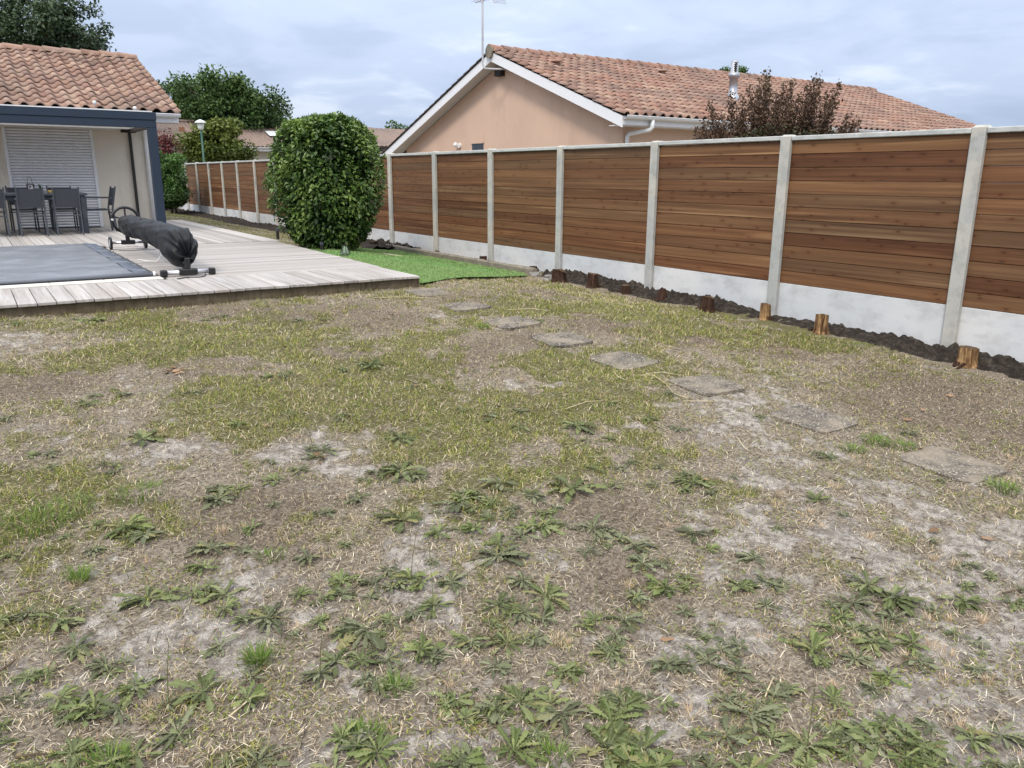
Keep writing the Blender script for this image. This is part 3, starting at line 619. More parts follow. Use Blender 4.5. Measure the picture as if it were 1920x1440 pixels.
# ================================================================== pool: coping, cover
pool = thing('pool_cover', (-7.5, 8.2, ZD), 'blue-grey safety cover stretched flat over the sunken pool', 'pool cover')
t = NT('cover_vinyl', 0.36, 0.5); v = t.tc(); a = t.noise(t.mapping(v, (0.8, 7, 1)), 1.0, 5, 0.6, 0.5); b = t.noise(v, 3, 5, 0.6)
c = t.ramp(a, [(0.3, (0.135, 0.145, 0.165)), (0.7, (0.175, 0.185, 0.205))]); c = t.mix(t.math('MULTIPLY', t.ramp(b, [(0.5, 0.0), (0.75, 1.0)]), 0.35), c, (0.27, 0.29, 0.32)); t.col(c)
t.l(t.ramp(b, [(0.3, 0.28), (0.7, 0.48)]), t.b.inputs['Roughness']); t.bump(a, 0.10, 0.02); M['cover_vinyl'] = t.m
cx = np.linspace(-9.3, -5.80, 60); cy = np.linspace(5.97, 10.58, 90); CX, CY = np.meshgrid(cx, cy)
CZ = 0.578+0.004*np.sin((CY-5.97)*PI/0.9)**2*(0.4+fbm(CX, CY, 0.9, 2, 2))+0.012*(fbm(CX, CY, 2.2, 3, 6)-.5)-0.016*smooth((CX+5.98)/0.18)
CXs = CX+0.01*np.sin(CY*3)*smooth((CX+6.2)/0.4)-(10.58-CY)*0.0; n0 = 60; ii = (np.arange(89)[:, None]*n0+np.arange(59)[None]).ravel()
link('cover_sheet', np_mesh('cover_sheet', np.stack([CXs, CY, CZ], -1).reshape(-1, 3)-np.array([-7.5, 8.2, ZD]), np.stack([ii, ii+1, ii+n0+1, ii+n0], -1), None, True), M['cover_vinyl'], pool)
ys = np.linspace(5.98, 10.57, 40); vs = []
for i, y in enumerate(ys):
    j = 0.006*math.sin(i*1.7)
    vs += [(-5.985+j, y, 0.586+0.004*math.sin(i*.9)), (-5.785+j, y, 0.563+0.008*math.sin(i*1.3)), (-5.775+j, y, 0.545)]
plain('cover_hem', (0.105, 0.125, 0.165), 0.5, 0.4, 0.1)
MB().add(vs, [(i*3+k, i*3+k+1, i*3+4+k, i*3+3+k) for i in range(39) for k in (0, 1)]).build('hem', M['cover_hem'], pool, None, True)
MB().tube([(-9.3, 5.955, 0.562), (-5.80, 5.955, 0.562)], 0.026, 14).build('leading_bar', M['cover_vinyl'], pool, None, True)
MB().tube([(-5.80, 5.955, 0.562), (-5.775, 5.955, 0.562)], 0.030, 14).build('end_cap', M['white_plastic'], pool, None, True)
cop = thing('pool_coping', (-7.5, 5.8, ZD), 'thin cream coping strip along the pool edge in front of the cover', 'coping')
for a in np.arange(-9.3, -5.8, 0.5): MB().cbox(a+0.002, min(a+0.498, -5.74), 5.70, 5.905, ZD-0.02, ZD+0.012, 0.004).build('coping_stone', M['coping_cream'], cop)
MB().box(-9.3, -5.72, 5.92, 10.6, ZD-0.06, ZD-0.004).solo('pool_shell', M['black_plastic'], (-7.5, 8.2, ZD-0.06), 'dark pool basin shaded beneath the stretched cover', 'pool')
# ================================================================== cover reel with black bag
RX = -5.45
reel = thing('pool_cover_reel', (RX, 7.9, ZD), 'pool cover reel wrapped in a wrinkled black bag on the deck', 'reel')
t = NT('bag_vinyl', 0.5, 0.25); v = t.tc(); a = t.noise(t.mapping(v, (6, 3, 6)), 1.0, 5, 0.6, 0.8); t.col(t.ramp(a, [(0.3, (0.005, 0.006, 0.007)), (0.7, (0.010, 0.0115, 0.013))])); t.bump(a, 0.12, 0.01); M['bag_vinyl'] = t.m
NR = 64; vs = []; ST = []
for y in np.linspace(9.72, 6.22, 70): ST.append(('t', y, 0))
for k in range(1, 17): ST.append(('f', 6.22-0.30*min(1, k/9), k/16))
for kind, y, q in ST:
    for k in range(NR):
        a = 2*PI*k/NR; ca, sa_ = math.cos(a), math.sin(a)          # a=pi/2 is up
        r0 = 0.140+0.008*math.sin((y-6)*1.3)
        ring = 0.0
        for yc, sl_, am in ((9.25, .25, .018), (8.75, -.2, .022), (8.55, .3, .016), (8.05, -.3, .02), (7.6, .2, .016), (7.25, -.25, .018), (6.7, .2, .012)):
            d = y-yc-sl_*ca*0.5-0.10*sa_; ring -= am*1.3*math.exp(-abs(d)/0.022); ring += am*0.6*math.exp(-((d-0.07)/0.06)**2)
        wr = 0.005*math.sin(a*4+y*4.0)*math.sin(y*3.1)+0.003*math.sin(a*9-y*7)
        r_ = r0+ring+wr; cz = 0.905
        droop = 1+0.30*max(0, -sa_)*(0.5+0.5*math.sin(y*2.1))
        x = RX+r_*ca; z = cz+r_*sa_*droop
        if kind == 't':
            s = float(smooth((6.9-y)/0.6)); x = RX+(x-RX)*(1+0.36*s*max(0, -sa_)**0.5+0.08*s); z = cz+(z-cz)*(1+(0.75*s if sa_ < 0 else 0.05*s))
            if y > 9.66: k2 = (9.72-y)/0.06; x = RX+(x-RX)*(0.86+0.14*k2); z = cz+(z-cz)*(0.86+0.14*k2)
        else:
            zz0 = cz+r_*sa_*(1.05 if sa_ > 0 else 1.75*droop); xx0 = RX+r_*ca*(1.08+0.36*max(0, -sa_)**0.5)
            fold = 1+0.22*q*(1-2*abs(math.sin(a*2.5+0.5)))+0.12*q*(1-2*abs(math.sin(a*6.5)))
            kq = 1-smooth(max(0, (q-.25)/.75))*0.95; tx_, tz_ = RX+0.02, 0.735
            x = tx_+(xx0-tx_)*kq*(fold if kq > .1 else 1); z = tz_+(zz0-tz_)*kq*(fold if kq > .1 else 1); y2 = y-0.02*math.sin(a*7+0.8)*q
            if sa_ < -0.1: z = min(z, z)-0.03*q*(1-q)*4*abs(sa_)
            vs.append((x, y2, z)); continue
        vs.append((x, y, z))
fs = []
for i in range(len(ST)-1):
    for k in range(NR): k2 = (k+1) % NR; fs.append((i*NR+k, (i+1)*NR+k, (i+1)*NR+k2, i*NR+k2))
fs.append(tuple(range(NR))); fs.append(tuple((len(ST)-1)*NR+NR-1-k for k in range(NR)))
MB().add(vs, fs).build('cover_bag', M['bag_vinyl'], reel, None, True)
# near foot: T-shaped
MB().tube([(RX-0.22, 5.87, ZD+0.045), (RX+0.22, 5.87, ZD+0.045)], 0.025, 12).build('foot_bar', M['aluminium'], reel, None, True)
for s in (-1, 1): MB().cbox(RX+s*0.255-0.035, RX+s*0.255+0.035, 5.838, 5.902, ZD+0.002, ZD+0.078, 0.010).build('foot_cap', M['black_plastic'], reel)
MB().cbox(RX-0.10, RX+0.10, 5.836, 5.904, ZD+0.012, ZD+0.082, 0.012).build('tee_joint', M['black_plastic'], reel)
MB().cbox(RX-0.028, RX+0.028, 5.845, 5.895, ZD+0.08, ZD+0.20, 0.008).build('leg_post', M['black_plastic'], reel)
# far foot on wheels
MB().tube([(RX-0.23, 9.78, ZD+0.10), (RX+0.23, 9.78, ZD+0.10)], 0.020, 12).build('axle_bar', M['aluminium'], reel, None, True)
MB().cbox(RX-0.10, RX+0.10, 9.75, 9.81, ZD+0.07, ZD+0.135, 0.012).build('tee_joint', M['black_plastic'], reel)
MB().cbox(RX-0.028, RX+0.028, 9.755, 9.805, ZD+0.13, ZD+0.42, 0.008).build('leg_post', M['black_plastic'], reel)
def wheel_mesh(mb, c, R_, wd, n=28, axis='x'):
    pr = [(R_*0.72, -wd*.5), (R_*0.95, -wd*.5), (R_, -wd*.3), (R_, wd*.3), (R_*0.95, wd*.5), (R_*0.72, wd*.5)]; vs = []; fs = []
    for i in range(n):
        a = 2*PI*i/n
        for r_, h in pr:
            p = (h, r_*math.cos(a), r_*math.sin(a)) if axis == 'x' else (r_*math.cos(a), h, r_*math.sin(a)); vs.append((c[0]+p[0], c[1]+p[1], c[2]+p[2]))
    L = len(pr)
    for i in range(n):
        for k in range(L): fs.append((i*L+k, i*L+(k+1) % L, ((i+1) % n)*L+(k+1) % L, ((i+1) % n)*L+k))
    mb.add(vs, fs)
for s in (-1, 1):
    c = (RX+s*0.24, 9.78, ZD+0.096); w = MB(); wheel_mesh(w, c, 0.094, 0.035); wo_ = w.build('wheel', M['black_plastic'], reel, None, True)
    MB().tube([(c[0]-.012, c[1], c[2]), (c[0]+.012, c[1], c[2])], 0.066, 20).build('wheel_disc', M['gutter_white'] if s < 0 else M['black_plastic'], wo_)
hw = MB(); hc = (RX+0.015, 9.88, 0.955)
vs = []; fs = []; n, m_ = 40, 8
for i in range(n):
    a = 2*PI*i/n
    for k in range(m_):
        b = 2*PI*k/m_; rr = 0.185+0.021*math.cos(b); vs.append((hc[0]+rr*math.cos(a), hc[1]+0.021*math.sin(b), hc[2]+rr*math.sin(a)))
for i in range(n):
    for k in range(m_): fs.append((i*m_+k, i*m_+(k+1) % m_, ((i+1) % n)*m_+(k+1) % m_, ((i+1) % n)*m_+k))
hw.add(vs, fs); hwo = hw.build('hand_wheel', M['black_plastic'], reel, None, True)
for k in range(5):
    a = 2*PI*k/5+0.3; MB().beam(hc, (hc[0]+.175*math.cos(a), hc[1], hc[2]+.175*math.sin(a)), 0.02, 0.04, (0, 1, 0)).build('spoke', M['black_plastic'], hwo)
MB().tube([(hc[0], hc[1]-0.2, hc[2]), (hc[0], hc[1]+0.04, hc[2])], 0.035, 14).build('hub', M['black_plastic'], hwo)
MB().tube([(hc[0]-.185, hc[1]-0.05, hc[2]+.01), (hc[0]-.185, hc[1]+0.03, hc[2]+.01)], 0.016, 10).build('grip', M['white_plastic'], hwo)
# loose straps lying on the deck under the reel
def cord(name, pts, r_, mat, label):
    P = np.array(pts); mb = MB().tube(pts, r_, 6); o = mb.solo(name, mat, tuple(P.mean(0)), label, 'strap', sm=True); return o
cord('strap', [(-5.62, 9.55, ZD+.004), (-5.45, 9.42, ZD+.004), (-5.3, 9.5, ZD+.004), (-5.15, 9.4, ZD+.004)], 0.004, M['black_plastic'], 'thin dark strap lying on the boards behind the reel wheel')
cord('strap', [(-5.62, 8.0, ZD+.005), (-5.55, 7.75, ZD+.005), (-5.45, 7.6, ZD+.006), (-5.38, 7.72, ZD+.08), (-5.38, 7.8, ZD+.2)], 0.008, M['white_plastic'], 'white strap hanging from the black bag to the boards')
cord('strap', [(-5.62, 5.62, ZD+.006), (-5.50, 5.70, ZD+.006), (-5.38, 5.66, ZD+.006), (-5.30, 5.74, ZD+.006), (-5.28, 5.82, ZD+.02)], 0.006, M['black_plastic'], 'short black strap curled in front of the reel foot')

# ================================================================== pergola
perg = thing('pergola', (-4.32, 13.2, ZD), 'dark blue aluminium pergola frame attached to the house wall', 'pergola')
PF = 13.12
MB().cbox(-4.40, -4.245, PF, PF+0.155, ZD, 2.46, 0.006).build('front_post', M['pergola_blue'], perg)
MB().cbox(-9.6, -4.235, PF-0.012, PF+0.16, 2.60, 2.735, 0.006).build('front_beam', M['pergola_blue'], perg)
MB().cbox(-9.6, -4.245, PF+0.004, PF+0.15, 2.462, 2.598, 0.006).build('lower_beam', M['pergola_blue'], perg)
MB().box(-9.6, -4.30, PF-0.014, PF+0.10, 2.737, 2.757).build('gutter_lip', M['gutter_white'], perg)
MB().cbox(-4.385, -4.255, PF+0.16, 15.50, 2.47, 2.66, 0.005).build('side_beam', M['dark_underside'], perg)
MB().cbox(-4.36, -4.305, 15.54, 15.60, ZD, 2.47, 0.005).build('rear_post', M['black_iron'], perg)
MB().cbox(-9.6, -4.24, 15.45, 15.60, 2.50, 2.66, 0.005).build('wall_beam', M['beige_render'], perg)
MB().box(-4.52, -4.25, 15.28, 15.44, 2.46, 2.62).build('shade_box', M['black_iron'], perg)
for k in range(12):
    y = PF+0.27+k*0.185; b = MB().beam((-9.6, y, 2.60), (-4.40, y, 2.60), 0.016, 0.17, (0, 0.35, 1)); b.build('louvre', M['soffit_white'], perg)

# ================================================================== roof tiles (shared meshes)
PW, EXPO = 0.262, 0.355
def tile_arrays():
    xs = np.linspace(0, PW+0.03, 12); hgt = np.where(xs < 0.16, 0.062*np.sin(np.clip(xs/0.16, 0, 1)*PI)**0.75, -0.012*np.sin(np.clip((xs-0.16)/(PW-0.16), 0, 1)*PI)); hgt = np.where(xs > PW, 0.05*np.sin((xs-PW)/0.16*PI)**0.75+0.002, hgt)
    V = []; 
    for y, z, s in ((0.0, 0.034, 1.03), (0.43, 0.0, 0.97)):
        for x, h in zip(xs, hgt): V.append((x, y, z+h*s))
    for x, h in zip(xs, hgt): V.append((x, 0.004, 0.034+h*1.03-0.020))
    n = len(xs); Fs = []
    for i in range(n-1): Fs.append((i, i+1, n+i+1, n+i)); Fs.append((2*n+i, 2*n+i+1, i+1, i))
    return np.array(V), np.array(Fs)
TV, TF = tile_arrays()
def roof_tiles(roof, base, xr, L, slope, mat, nparts, hip=None, name='tile'):
    """base = (x,y,z) at the eave; tiles climb towards +Y"""
    cs, sn = math.cos(slope), math.sin(slope); Rm = Matrix(((1, 0, 0), (0, cs, -sn), (0, sn, cs)))
    ro = Vector(children_origin(roof)); me = np_mesh(name, TV, TF, None, True); me.materials.append(mat); pos = []
    rows = int(L/EXPO)
    for r_ in range(rows+1):
        v_ = -0.05+r_*EXPO
        if v_ > L-0.1: continue
        ncol = int((xr[1]-xr[0])/PW)
        for c_ in range(ncol):
            x = xr[0]+c_*PW
            if hip is not None and x > hip(v_)-0.2: continue
            pos.append((x, base[1]+v_*cs, base[2]+v_*sn, r_, c_))
    pos.sort(key=lambda p: (p[0]-CAM[0])**2+(p[1]-CAM[1])**2)
    rest = []
    for i, p in enumerate(pos):
        jr = Matrix.Rotation(random.uniform(-.015, .015), 3, 'Y') @ Matrix.Rotation(random.uniform(-.012, .012), 3, 'Z')
        if i < nparts: link(name, me, None, roof, Vector(p[:3])-ro+Vector((random.uniform(-.004, .004), 0, random.uniform(0, .008))), Rm @ jr)
        else: rest.append(p)
    if rest:
        P = np.array([p[:3] for p in rest])+rng.uniform(-.004, .006, (len(rest), 3))-np.array(ro); R_ = np.array(Rm); n = len(P)
        tl = rng.uniform(-.02, .02, n); T = np.repeat(TV[None], n, 0).copy(); T[:, :, 2] += tl[:, None]*(TV[None, :, 0]-0.13)
        V = (T@R_.T+P[:, None]).reshape(-1, 3); Fs = (TF[None]+np.arange(n)[:, None, None]*len(TV)).reshape(-1, 4)
        m2 = np_mesh('tile_field', V, Fs, None, True); a = m2.attributes.new('rv', 'FLOAT', 'POINT'); a.data.foreach_set('value', np.repeat(rng.random(n), len(TV)).astype(np.float32))
        o = link('tile_field', m2, mat, roof); o['kind'] = 'stuff'
def ridge_tiles(roof, p0, p1, r_, mat, step=0.40):
    p0 = Vector(p0); p1 = Vector(p1); d = (p1-p0).normalized(); n = int((p1-p0).length/step); sdv = d.cross(Vector((0, 0, 1))).normalized(); up_ = sdv.cross(d); vs = []; fs = []
    for i, (s, q) in enumerate(((0, 1.08), (step+0.04, 0.94))):
        for k in range(9): a = PI*k/8; vs.append(Vector((s, math.cos(a)*r_*q, math.sin(a)*r_*q*0.95+(0.014 if i == 0 else 0))))
    for k in range(9): vs.append(vs[k]+Vector((0.003, 0, -0.02)))
    for k in range(8): fs += [(k, k+1, 10+k, 9+k), (18+k, 19+k, k+1, k)]
    me = MB().add(vs, fs).mesh('ridge_tile', sm=True); me.materials.append(mat); ro = Vector(children_origin(roof)); Rm = Matrix((d, sdv, up_)).transposed()
    for i in range(n): link('ridge_tile', me, None, roof, p0+d*(step*i)-ro+Vector((0, 0, random.uniform(-.006, .006))), Rm)
def half_gutter(mb, p0, p1, r_, thick=0.004):
    p0 = Vector(p0); p1 = Vector(p1); d = (p1-p0).normalized(); s = d.cross(Vector((0, 0, 1))).normalized(); vs = []; fs = []; n = 10
    for p in (p0, p1):
        for rr in (r_, r_-thick):
            for k in range(n+1): a = PI+PI*k/n; vs.append(p+s*(math.cos(a)*rr)+Vector((0, 0, math.sin(a)*rr)))
    m_ = n+1
    for k in range(n): fs += [(k, k+1, 2*m_+k+1, 2*m_+k), (m_+k+1, m_+k, 3*m_+k, 3*m_+k+1), (k+1, k, m_+k, m_+k+1), (2*m_+k, 2*m_+k+1, 3*m_+k+1, 3*m_+k)]
    fs += [(0, 2*m_, 3*m_, m_), (n, m_+n, 3*m_+n, 2*m_+n)]; mb.add(vs, fs)
    mb.tube([p0+s*r_+Vector((0, 0, .002)), p1+s*r_+Vector((0, 0, .002))], 0.009, 8)
    mb.add([p1+s*(math.cos(PI+PI*k/n)*r_)+Vector((0, 0, math.sin(PI+PI*k/n)*r_)) for k in range(n+1)], [tuple(range(n+1))]); return mb

# ================================================================== the house with the deck
WY = 15.63; XC = -3.97
house = thing('house', (-7, 17, 0.4), 'cream rendered house with terracotta tiled roof behind the deck', 'house')
w = MB(); w.box(-12, -6.62, WY, WY+0.3, 0.3, 2.86); w.box(-5.03, XC, WY, WY+0.3, 0.3, 2.86); w.box(-6.62, -5.03, WY, WY+0.3, 2.56, 2.86); w.build('front_wall', M['beige_render'], house)
w = MB(); w.add([(XC-0.3, WY+0.3, 0.3), (XC, WY+0.3, 0.3), (XC-0.3, 23.1, 0.3), (XC, 23.1, 0.3), (XC-0.3, WY+0.3, 2.9), (XC, WY+0.3, 2.9), (XC-0.3, 23.1, 2.9), (XC, 23.1, 2.9), (XC, 19.37, 4.25), (XC-0.3, 19.37, 4.25)], [(1, 3, 7, 8, 5), (0, 4, 9, 6, 2), (4, 5, 8, 9), (9, 8, 7, 6), (2, 6, 7, 3)]); w.build('side_wall', M['beige_render'], house)
shut = MB(); shut.cbox(-6.622, -6.565, WY-0.02, WY+0.05, ZD, 2.555, 0.004); shut.cbox(-5.085, -5.028, WY-0.02, WY+0.05, ZD, 2.555, 0.004); shut = shut.build('roller_shutter', M['shutter_grey'], house)
sm_me = MB(); vs = []; SH = 0.056
for x in (-0.74, 0.74):
    for k in range(7): a = PI*k/6; vs.append((x, -0.012*math.sin(a)-0.001, 0.004+(SH-0.007)*k/6))
    vs += [(x, 0.008, SH-0.003), (x, 0.008, 0.004)]
fs = [(k, k+1, 10+k, 9+k)[::-1] for k in range(8)]+[(8, 0, 9, 17)[::-1], tuple(range(9)), tuple(range(17, 8, -1))]
sm_me = sm_me.add(vs, fs).mesh('slat', sm=False); sm_me.materials.append(M['shutter_grey']); ho = Vector(children_origin(house)); k = 0
while ZD+0.012+k*SH < 2.53: link('slat', sm_me, None, shut, Vector((-5.825, WY+0.02, ZD+0.012+k*SH))-ho); k += 1
MB().box(-6.60, -5.05, WY+0.04, WY+0.28, ZD-0.1, 2.56).build('door_opening', M['dark_underside'], house)
SL = math.atan2(4.40-2.87, 19.37-15.08); RL = math.hypot(4.40-2.87, 19.37-15.08)
roof = MB(); X0, X1 = -12.2, -3.42; Yb, Zb, Yr, Zr = 15.12, 2.855, 19.37, 4.375
roof.add([(X0, Yb, Zb), (X1, Yb, Zb), (X1, Yr, Zr), (X0, Yr, Zr), (X0, 2*Yr-Yb, Zb), (X1, 2*Yr-Yb, Zb), (X0, Yb, Zb-.10), (X1, Yb, Zb-.10), (X1, Yr, Zr-.10), (X0, Yr, Zr-.10), (X0, 2*Yr-Yb, Zb-.1), (X1, 2*Yr-Yb, Zb-.1)], [(0, 1, 2, 3), (3, 2, 5, 4), (0, 6, 7, 1), (1, 7, 8, 2), (2, 8, 11, 5), (6, 9, 8, 7), (9, 10, 11, 8)]); roof = roof.build('roof', M['roof_under'], house)
roof_tiles(roof, (0, 15.05, 2.875), (-8.0-0.13, -3.36-0.01), RL+0.05, SL, M['roof_tile'], 290)
ridge_tiles(roof, (-8.2, Yr, Zr+0.03), (-3.36, Yr, Zr+0.03), 0.125, M['roof_tile'])
half_gutter(MB(), (-12, 15.00, 2.84), (-3.40, 15.00, 2.84), 0.062).build('gutter', M['gutter_white'], house, None)
MB().box(-12, -3.42, 15.10, 15.13, 2.68, 2.86).build('fascia', M['white_paint'], house)
MB().box(-12, -3.42, 15.13, WY, 2.68, 2.70).build('soffit', M['soffit_white'], house)
MB().tube([(-4.03, 15.56, 0.50), (-4.03, 15.56, 2.45), (-4.03, 15.50, 2.58), (-4.03, 15.06, 2.72), (-4.03, 15.0, 2.80)], 0.045, 14).build('downpipe', M['gutter_white'], house, None, True)
for px, py in ((177, 192), (253, 204)):
    P = at_y(px, py, 15.0); P[2] = max(P[2], 2.93); s_ = thing('roof_lamp', P, 'small white lamp on the roof edge, ' + ('the one nearer the pergola middle' if px < 200 else 'the one near the pergola corner'), 'lamp')
    MB().lathe([(0.0, -.04), (.02, -.04), (.032, -.02), (.038, .0), (.034, .02), (.02, .032), (.0, .035)], 12, tuple(P)).build('globe', M['white_plastic'], s_, None, True)
    MB().tube([P+np.array([0, .02, -.03]), P+np.array([.02, .08, -.09])], .012, 8).build('bracket', M['white_plastic'], s_)

# ================================================================== table and chairs
tab = thing('dining_table', (-6.55, 14.2, ZD), 'dark grey metal garden dining table under the pergola', 'table')
tb = MB().cbox(-1.08, 1.08, -0.45, 0.45, 0.70, 0.745, 0.006); tb.build('tabletop', M['furniture_grey'], tab, (0, 0, 0))
for sx in (-1, 1):
    for sy in (-1, 1): MB().cbox(sx*1.0-.04, sx*1.0+.04, sy*.38-.03, sy*.38+.03, 0, 0.70, 0.004).build('leg', M['furniture_grey'], tab, (0, 0, 0))
for sy in (-1, 1): MB().box(-.96, .96, sy*.38-.012, sy*.38+.012, .62, .70).build('apron', M['furniture_grey'], tab, (0, 0, 0))
def bake_chair():
    P = []; fr, fb = M['furniture_grey'], M['mesh_fabric']
    s = MB(); n = 6
    for i in range(n):
        y0 = -0.22+0.44*i/n; y1 = -0.22+0.44*(i+1)/n; z0 = 0.43-0.012*math.sin(PI*i/n); z1 = 0.43-0.012*math.sin(PI*(i+1)/n)
        s.add([(-.19, y0, z0), (.19, y0, z0), (.19, y1, z1), (-.19, y1, z1), (-.19, y0, z0-.006), (.19, y0, z0-.006), (.19, y1, z1-.006), (-.19, y1, z1-.006)], [(0, 1, 2, 3), (7, 6, 5, 4), (0, 4, 5, 1), (2, 6, 7, 3), (1, 5, 6, 2), (3, 7, 4, 0)])
    P.append(('seat', s, fb))
    s = MB(); zs = [.50, .58, .66, .74, .83]; f_ = lambda z: -0.235-0.20*(z-.43)
    for a, b in zip(zs[:-1], zs[1:]):
        s.add([(-.19, f_(a), a), (.19, f_(a), a), (.19, f_(b), b), (-.19, f_(b), b), (-.19, f_(a)-.006, a), (.19, f_(a)-.006, a), (.19, f_(b)-.006, b), (-.19, f_(b)-.006, b)], [(0, 1, 2, 3), (7, 6, 5, 4), (1, 5, 6, 2), (3, 7, 4, 0)])
    s.add([(-.19, f_(.83), .83), (.19, f_(.83), .83), (.19, f_(.83)-.006, .83), (-.19, f_(.83)-.006, .83)], [(0, 1, 2, 3)]); P.append(('backrest', s, fb))
    for sx in (-1, 1):
        x = sx*.205
        s = MB(); s.beam((x, -.27, 0), (x, -.235, .43), .025, .035, (0, 1, 0)); s.beam((x, -.235, .43), (x, -.325, .86), .025, .03, (0, 1, 0)); P.append(('leg', s, fr))
        s = MB(); s.beam((x, .25, 0), (x, .22, .64), .025, .035, (0, 1, 0)); P.append(('leg', s, fr))
        s = MB(); s.beam((x, -.275, .645), (x, .25, .655), .04, .022); P.append(('armrest', s, fr))
        s = MB(); s.beam((x, -.19, .42), (x, .22, .42), .022, .03); P.append(('side_rail', s, fr))
    s = MB(); s.beam((-.205, -.25, .36), (.205, -.25, .36), .022, .022); s.beam((-.205, .22, .42), (.205, .22, .42), .022, .022); P.append(('cross_rail', s, fr))
    return [(n_, mb.mesh(n_), mt) for n_, mb, mt in P]
CH = bake_chair()
def chair(x, y, rz, label):
    o = thing('garden_chair', (x, y, ZD), label, 'chair', 'chairs around the garden table', rz)
    for n_, me, mt in CH: link(n_, me, mt, o)
chair(-6.44, 13.62, 0.02, 'dark mesh garden chair drawn up to the table front, lantern beyond it')
chair(-5.86, 13.60, -0.03, 'dark mesh garden chair at the table front beside the end chair')
chair(-7.04, 13.64, 0.04, 'dark mesh garden chair at the table front, cut off by the picture edge')
chair(-5.28, 14.22, PI/2+0.05, 'dark garden chair at the table end, seen from the side')
chair(-6.50, 14.86, PI+0.03, 'dark garden chair behind the table near the lantern')
chair(-5.82, 14.84, PI-0.02, 'dark garden chair behind the table beside the end chair')
# things on the table
L_ = thing('lantern', (-6.36, 14.12, ZD+.745), 'small black lantern with a wire handle on the garden table', 'lantern')
b = MB(); b.box(-.06, .06, -.06, .06, 0, .015); b.box(-.06, .06, -.06, .06, .15, .165)
for sx in (-1, 1):
    for sy in (-1, 1): b.box(sx*.052-.008, sx*.052+.008, sy*.052-.008, sy*.052+.008, .015, .15)
b.build('frame', M['black_iron'], L_, (0, 0, 0)); MB().box(-.044, .044, -.044, .044, .018, .09).build('candle_box', M['coping_cream'], L_, (0, 0, 0))
MB().tube([(-.04+.04*(1-math.cos(PI*k/8)), 0, .165+.13*math.sin(PI*k/8)) for k in range(9)], .004, 6).build('handle', M['black_iron'], L_, (0, 0, 0))
pp = thing('potted_plant', (-6.20, 14.18, ZD+.745), 'little spiky green plant in a pot on the garden table', 'plant')
MB().lathe([(.03, 0), (.04, .06), (.043, .065)], 12).build('pot', M['black_plastic'], pp, (0, 0, 0))
b = MB()
for k in range(26):
    a = random.uniform(0, 2*PI); l = random.uniform(.4, 1.0); d = Vector((math.cos(a)*l*.08, math.sin(a)*l*.08, .065+random.uniform(.06, .13))); s = Vector((-math.sin(a), math.cos(a), 0))*.008
    b.add([s+Vector((0, 0, .06)), -s+Vector((0, 0, .06)), d], [(0, 1, 2)])
plain('spiky_green', (0.055, 0.11, 0.035), 0.6, 0.3); b.build('foliage', M['spiky_green'], pp, (0, 0, 0))
MB().cbox(-6.08, -5.86, 14.05, 14.30, ZD+.747, ZD+.79, .006).solo('tray', M['yellow_tray'], (-5.97, 14.17, ZD+.747), 'yellow wooden tray on the garden table', 'tray')
MB().add([(-6.02, 14.35, ZD+.746), (-5.88, 14.35, ZD+.746), (-5.88, 14.5, ZD+.746), (-6.02, 14.5, ZD+.746), (-5.95, 14.42, ZD+.84)], [(3, 2, 1, 0), (0, 1, 4), (1, 2, 4), (2, 3, 4), (3, 0, 4)]).solo('folded_cloth', M['black_plastic'], (-5.95, 14.42, ZD+.746), 'dark folded cloth standing up on the garden table', 'cloth')

# ================================================================== neighbour's house behind the fence
nh = thing('neighbour_house', (10, 14, 0.1), 'salmon rendered gabled house with tiled roof behind the fence', 'house')
XB, XW = 4.5, 4.92; AY, AZ_ = 15.25, 4.77; EY, EZ = 10.03, 2.90; SL2 = math.atan2(AZ_-EZ, AY-EY); tn = math.tan(SL2); BY = 22.6; XE = 21.7; XH = XE
zb = lambda y: AZ_-abs(y-AY)*tn                                  # top line of the bargeboard
w = MB(); yl, yr = 10.46, 21.1
w.add([(XW, yl, -.2), (XW, yr, -.2), (XW, yr, zb(yr)-.2), (XW, AY, AZ_-.2), (XW, yl, zb(yl)-.2)], [(0, 4, 3, 2, 1)]); w.build('gable_wall', M['pink_render'], nh)
w = MB(); w.add([(XW, yl, -.2), (XE-.4, yl, -.2), (XE-.4, yl, zb(yl)-.2), (XW, yl, zb(yl)-.2)], [(0, 1, 2, 3)]); w.build('front_wall', M['pink_render'], nh)
for ya, yb_, nm in ((EY-0.02, AY, 'bargeboard'), (AY, BY, 'bargeboard')):
    b = MB(); y0, y1 = sorted((ya, yb_)); h = 0.235
    vs = [(x, y, z) for x in (XB, XB+.025) for y, z in ((y0, zb(y0)-h), (y1, zb(y1)-h), (y1, zb(y1)), (y0, zb(y0)))]
    b.add(vs, [(0, 3, 2, 1), (4, 5, 6, 7), (0, 1, 5, 4), (1, 2, 6, 5), (2, 3, 7, 6), (3, 0, 4, 7)]).build(nm, M['white_paint'], nh)
t = NT('soffit_boards', 0.5, 0.3); v = t.tc(); sx = t.n('ShaderNodeSeparateXYZ'); t.l(v, sx.inputs[0]); fr_ = t.math('FRACT', t.math('MULTIPLY', sx.outputs[0], 10)); t.col(t.ramp(fr_, [(0.0, (0.34, 0.34, 0.36)), (0.10, (0.55, 0.55, 0.57)), (1.0, (0.58, 0.58, 0.60))])); M['soffit_boards'] = t.m
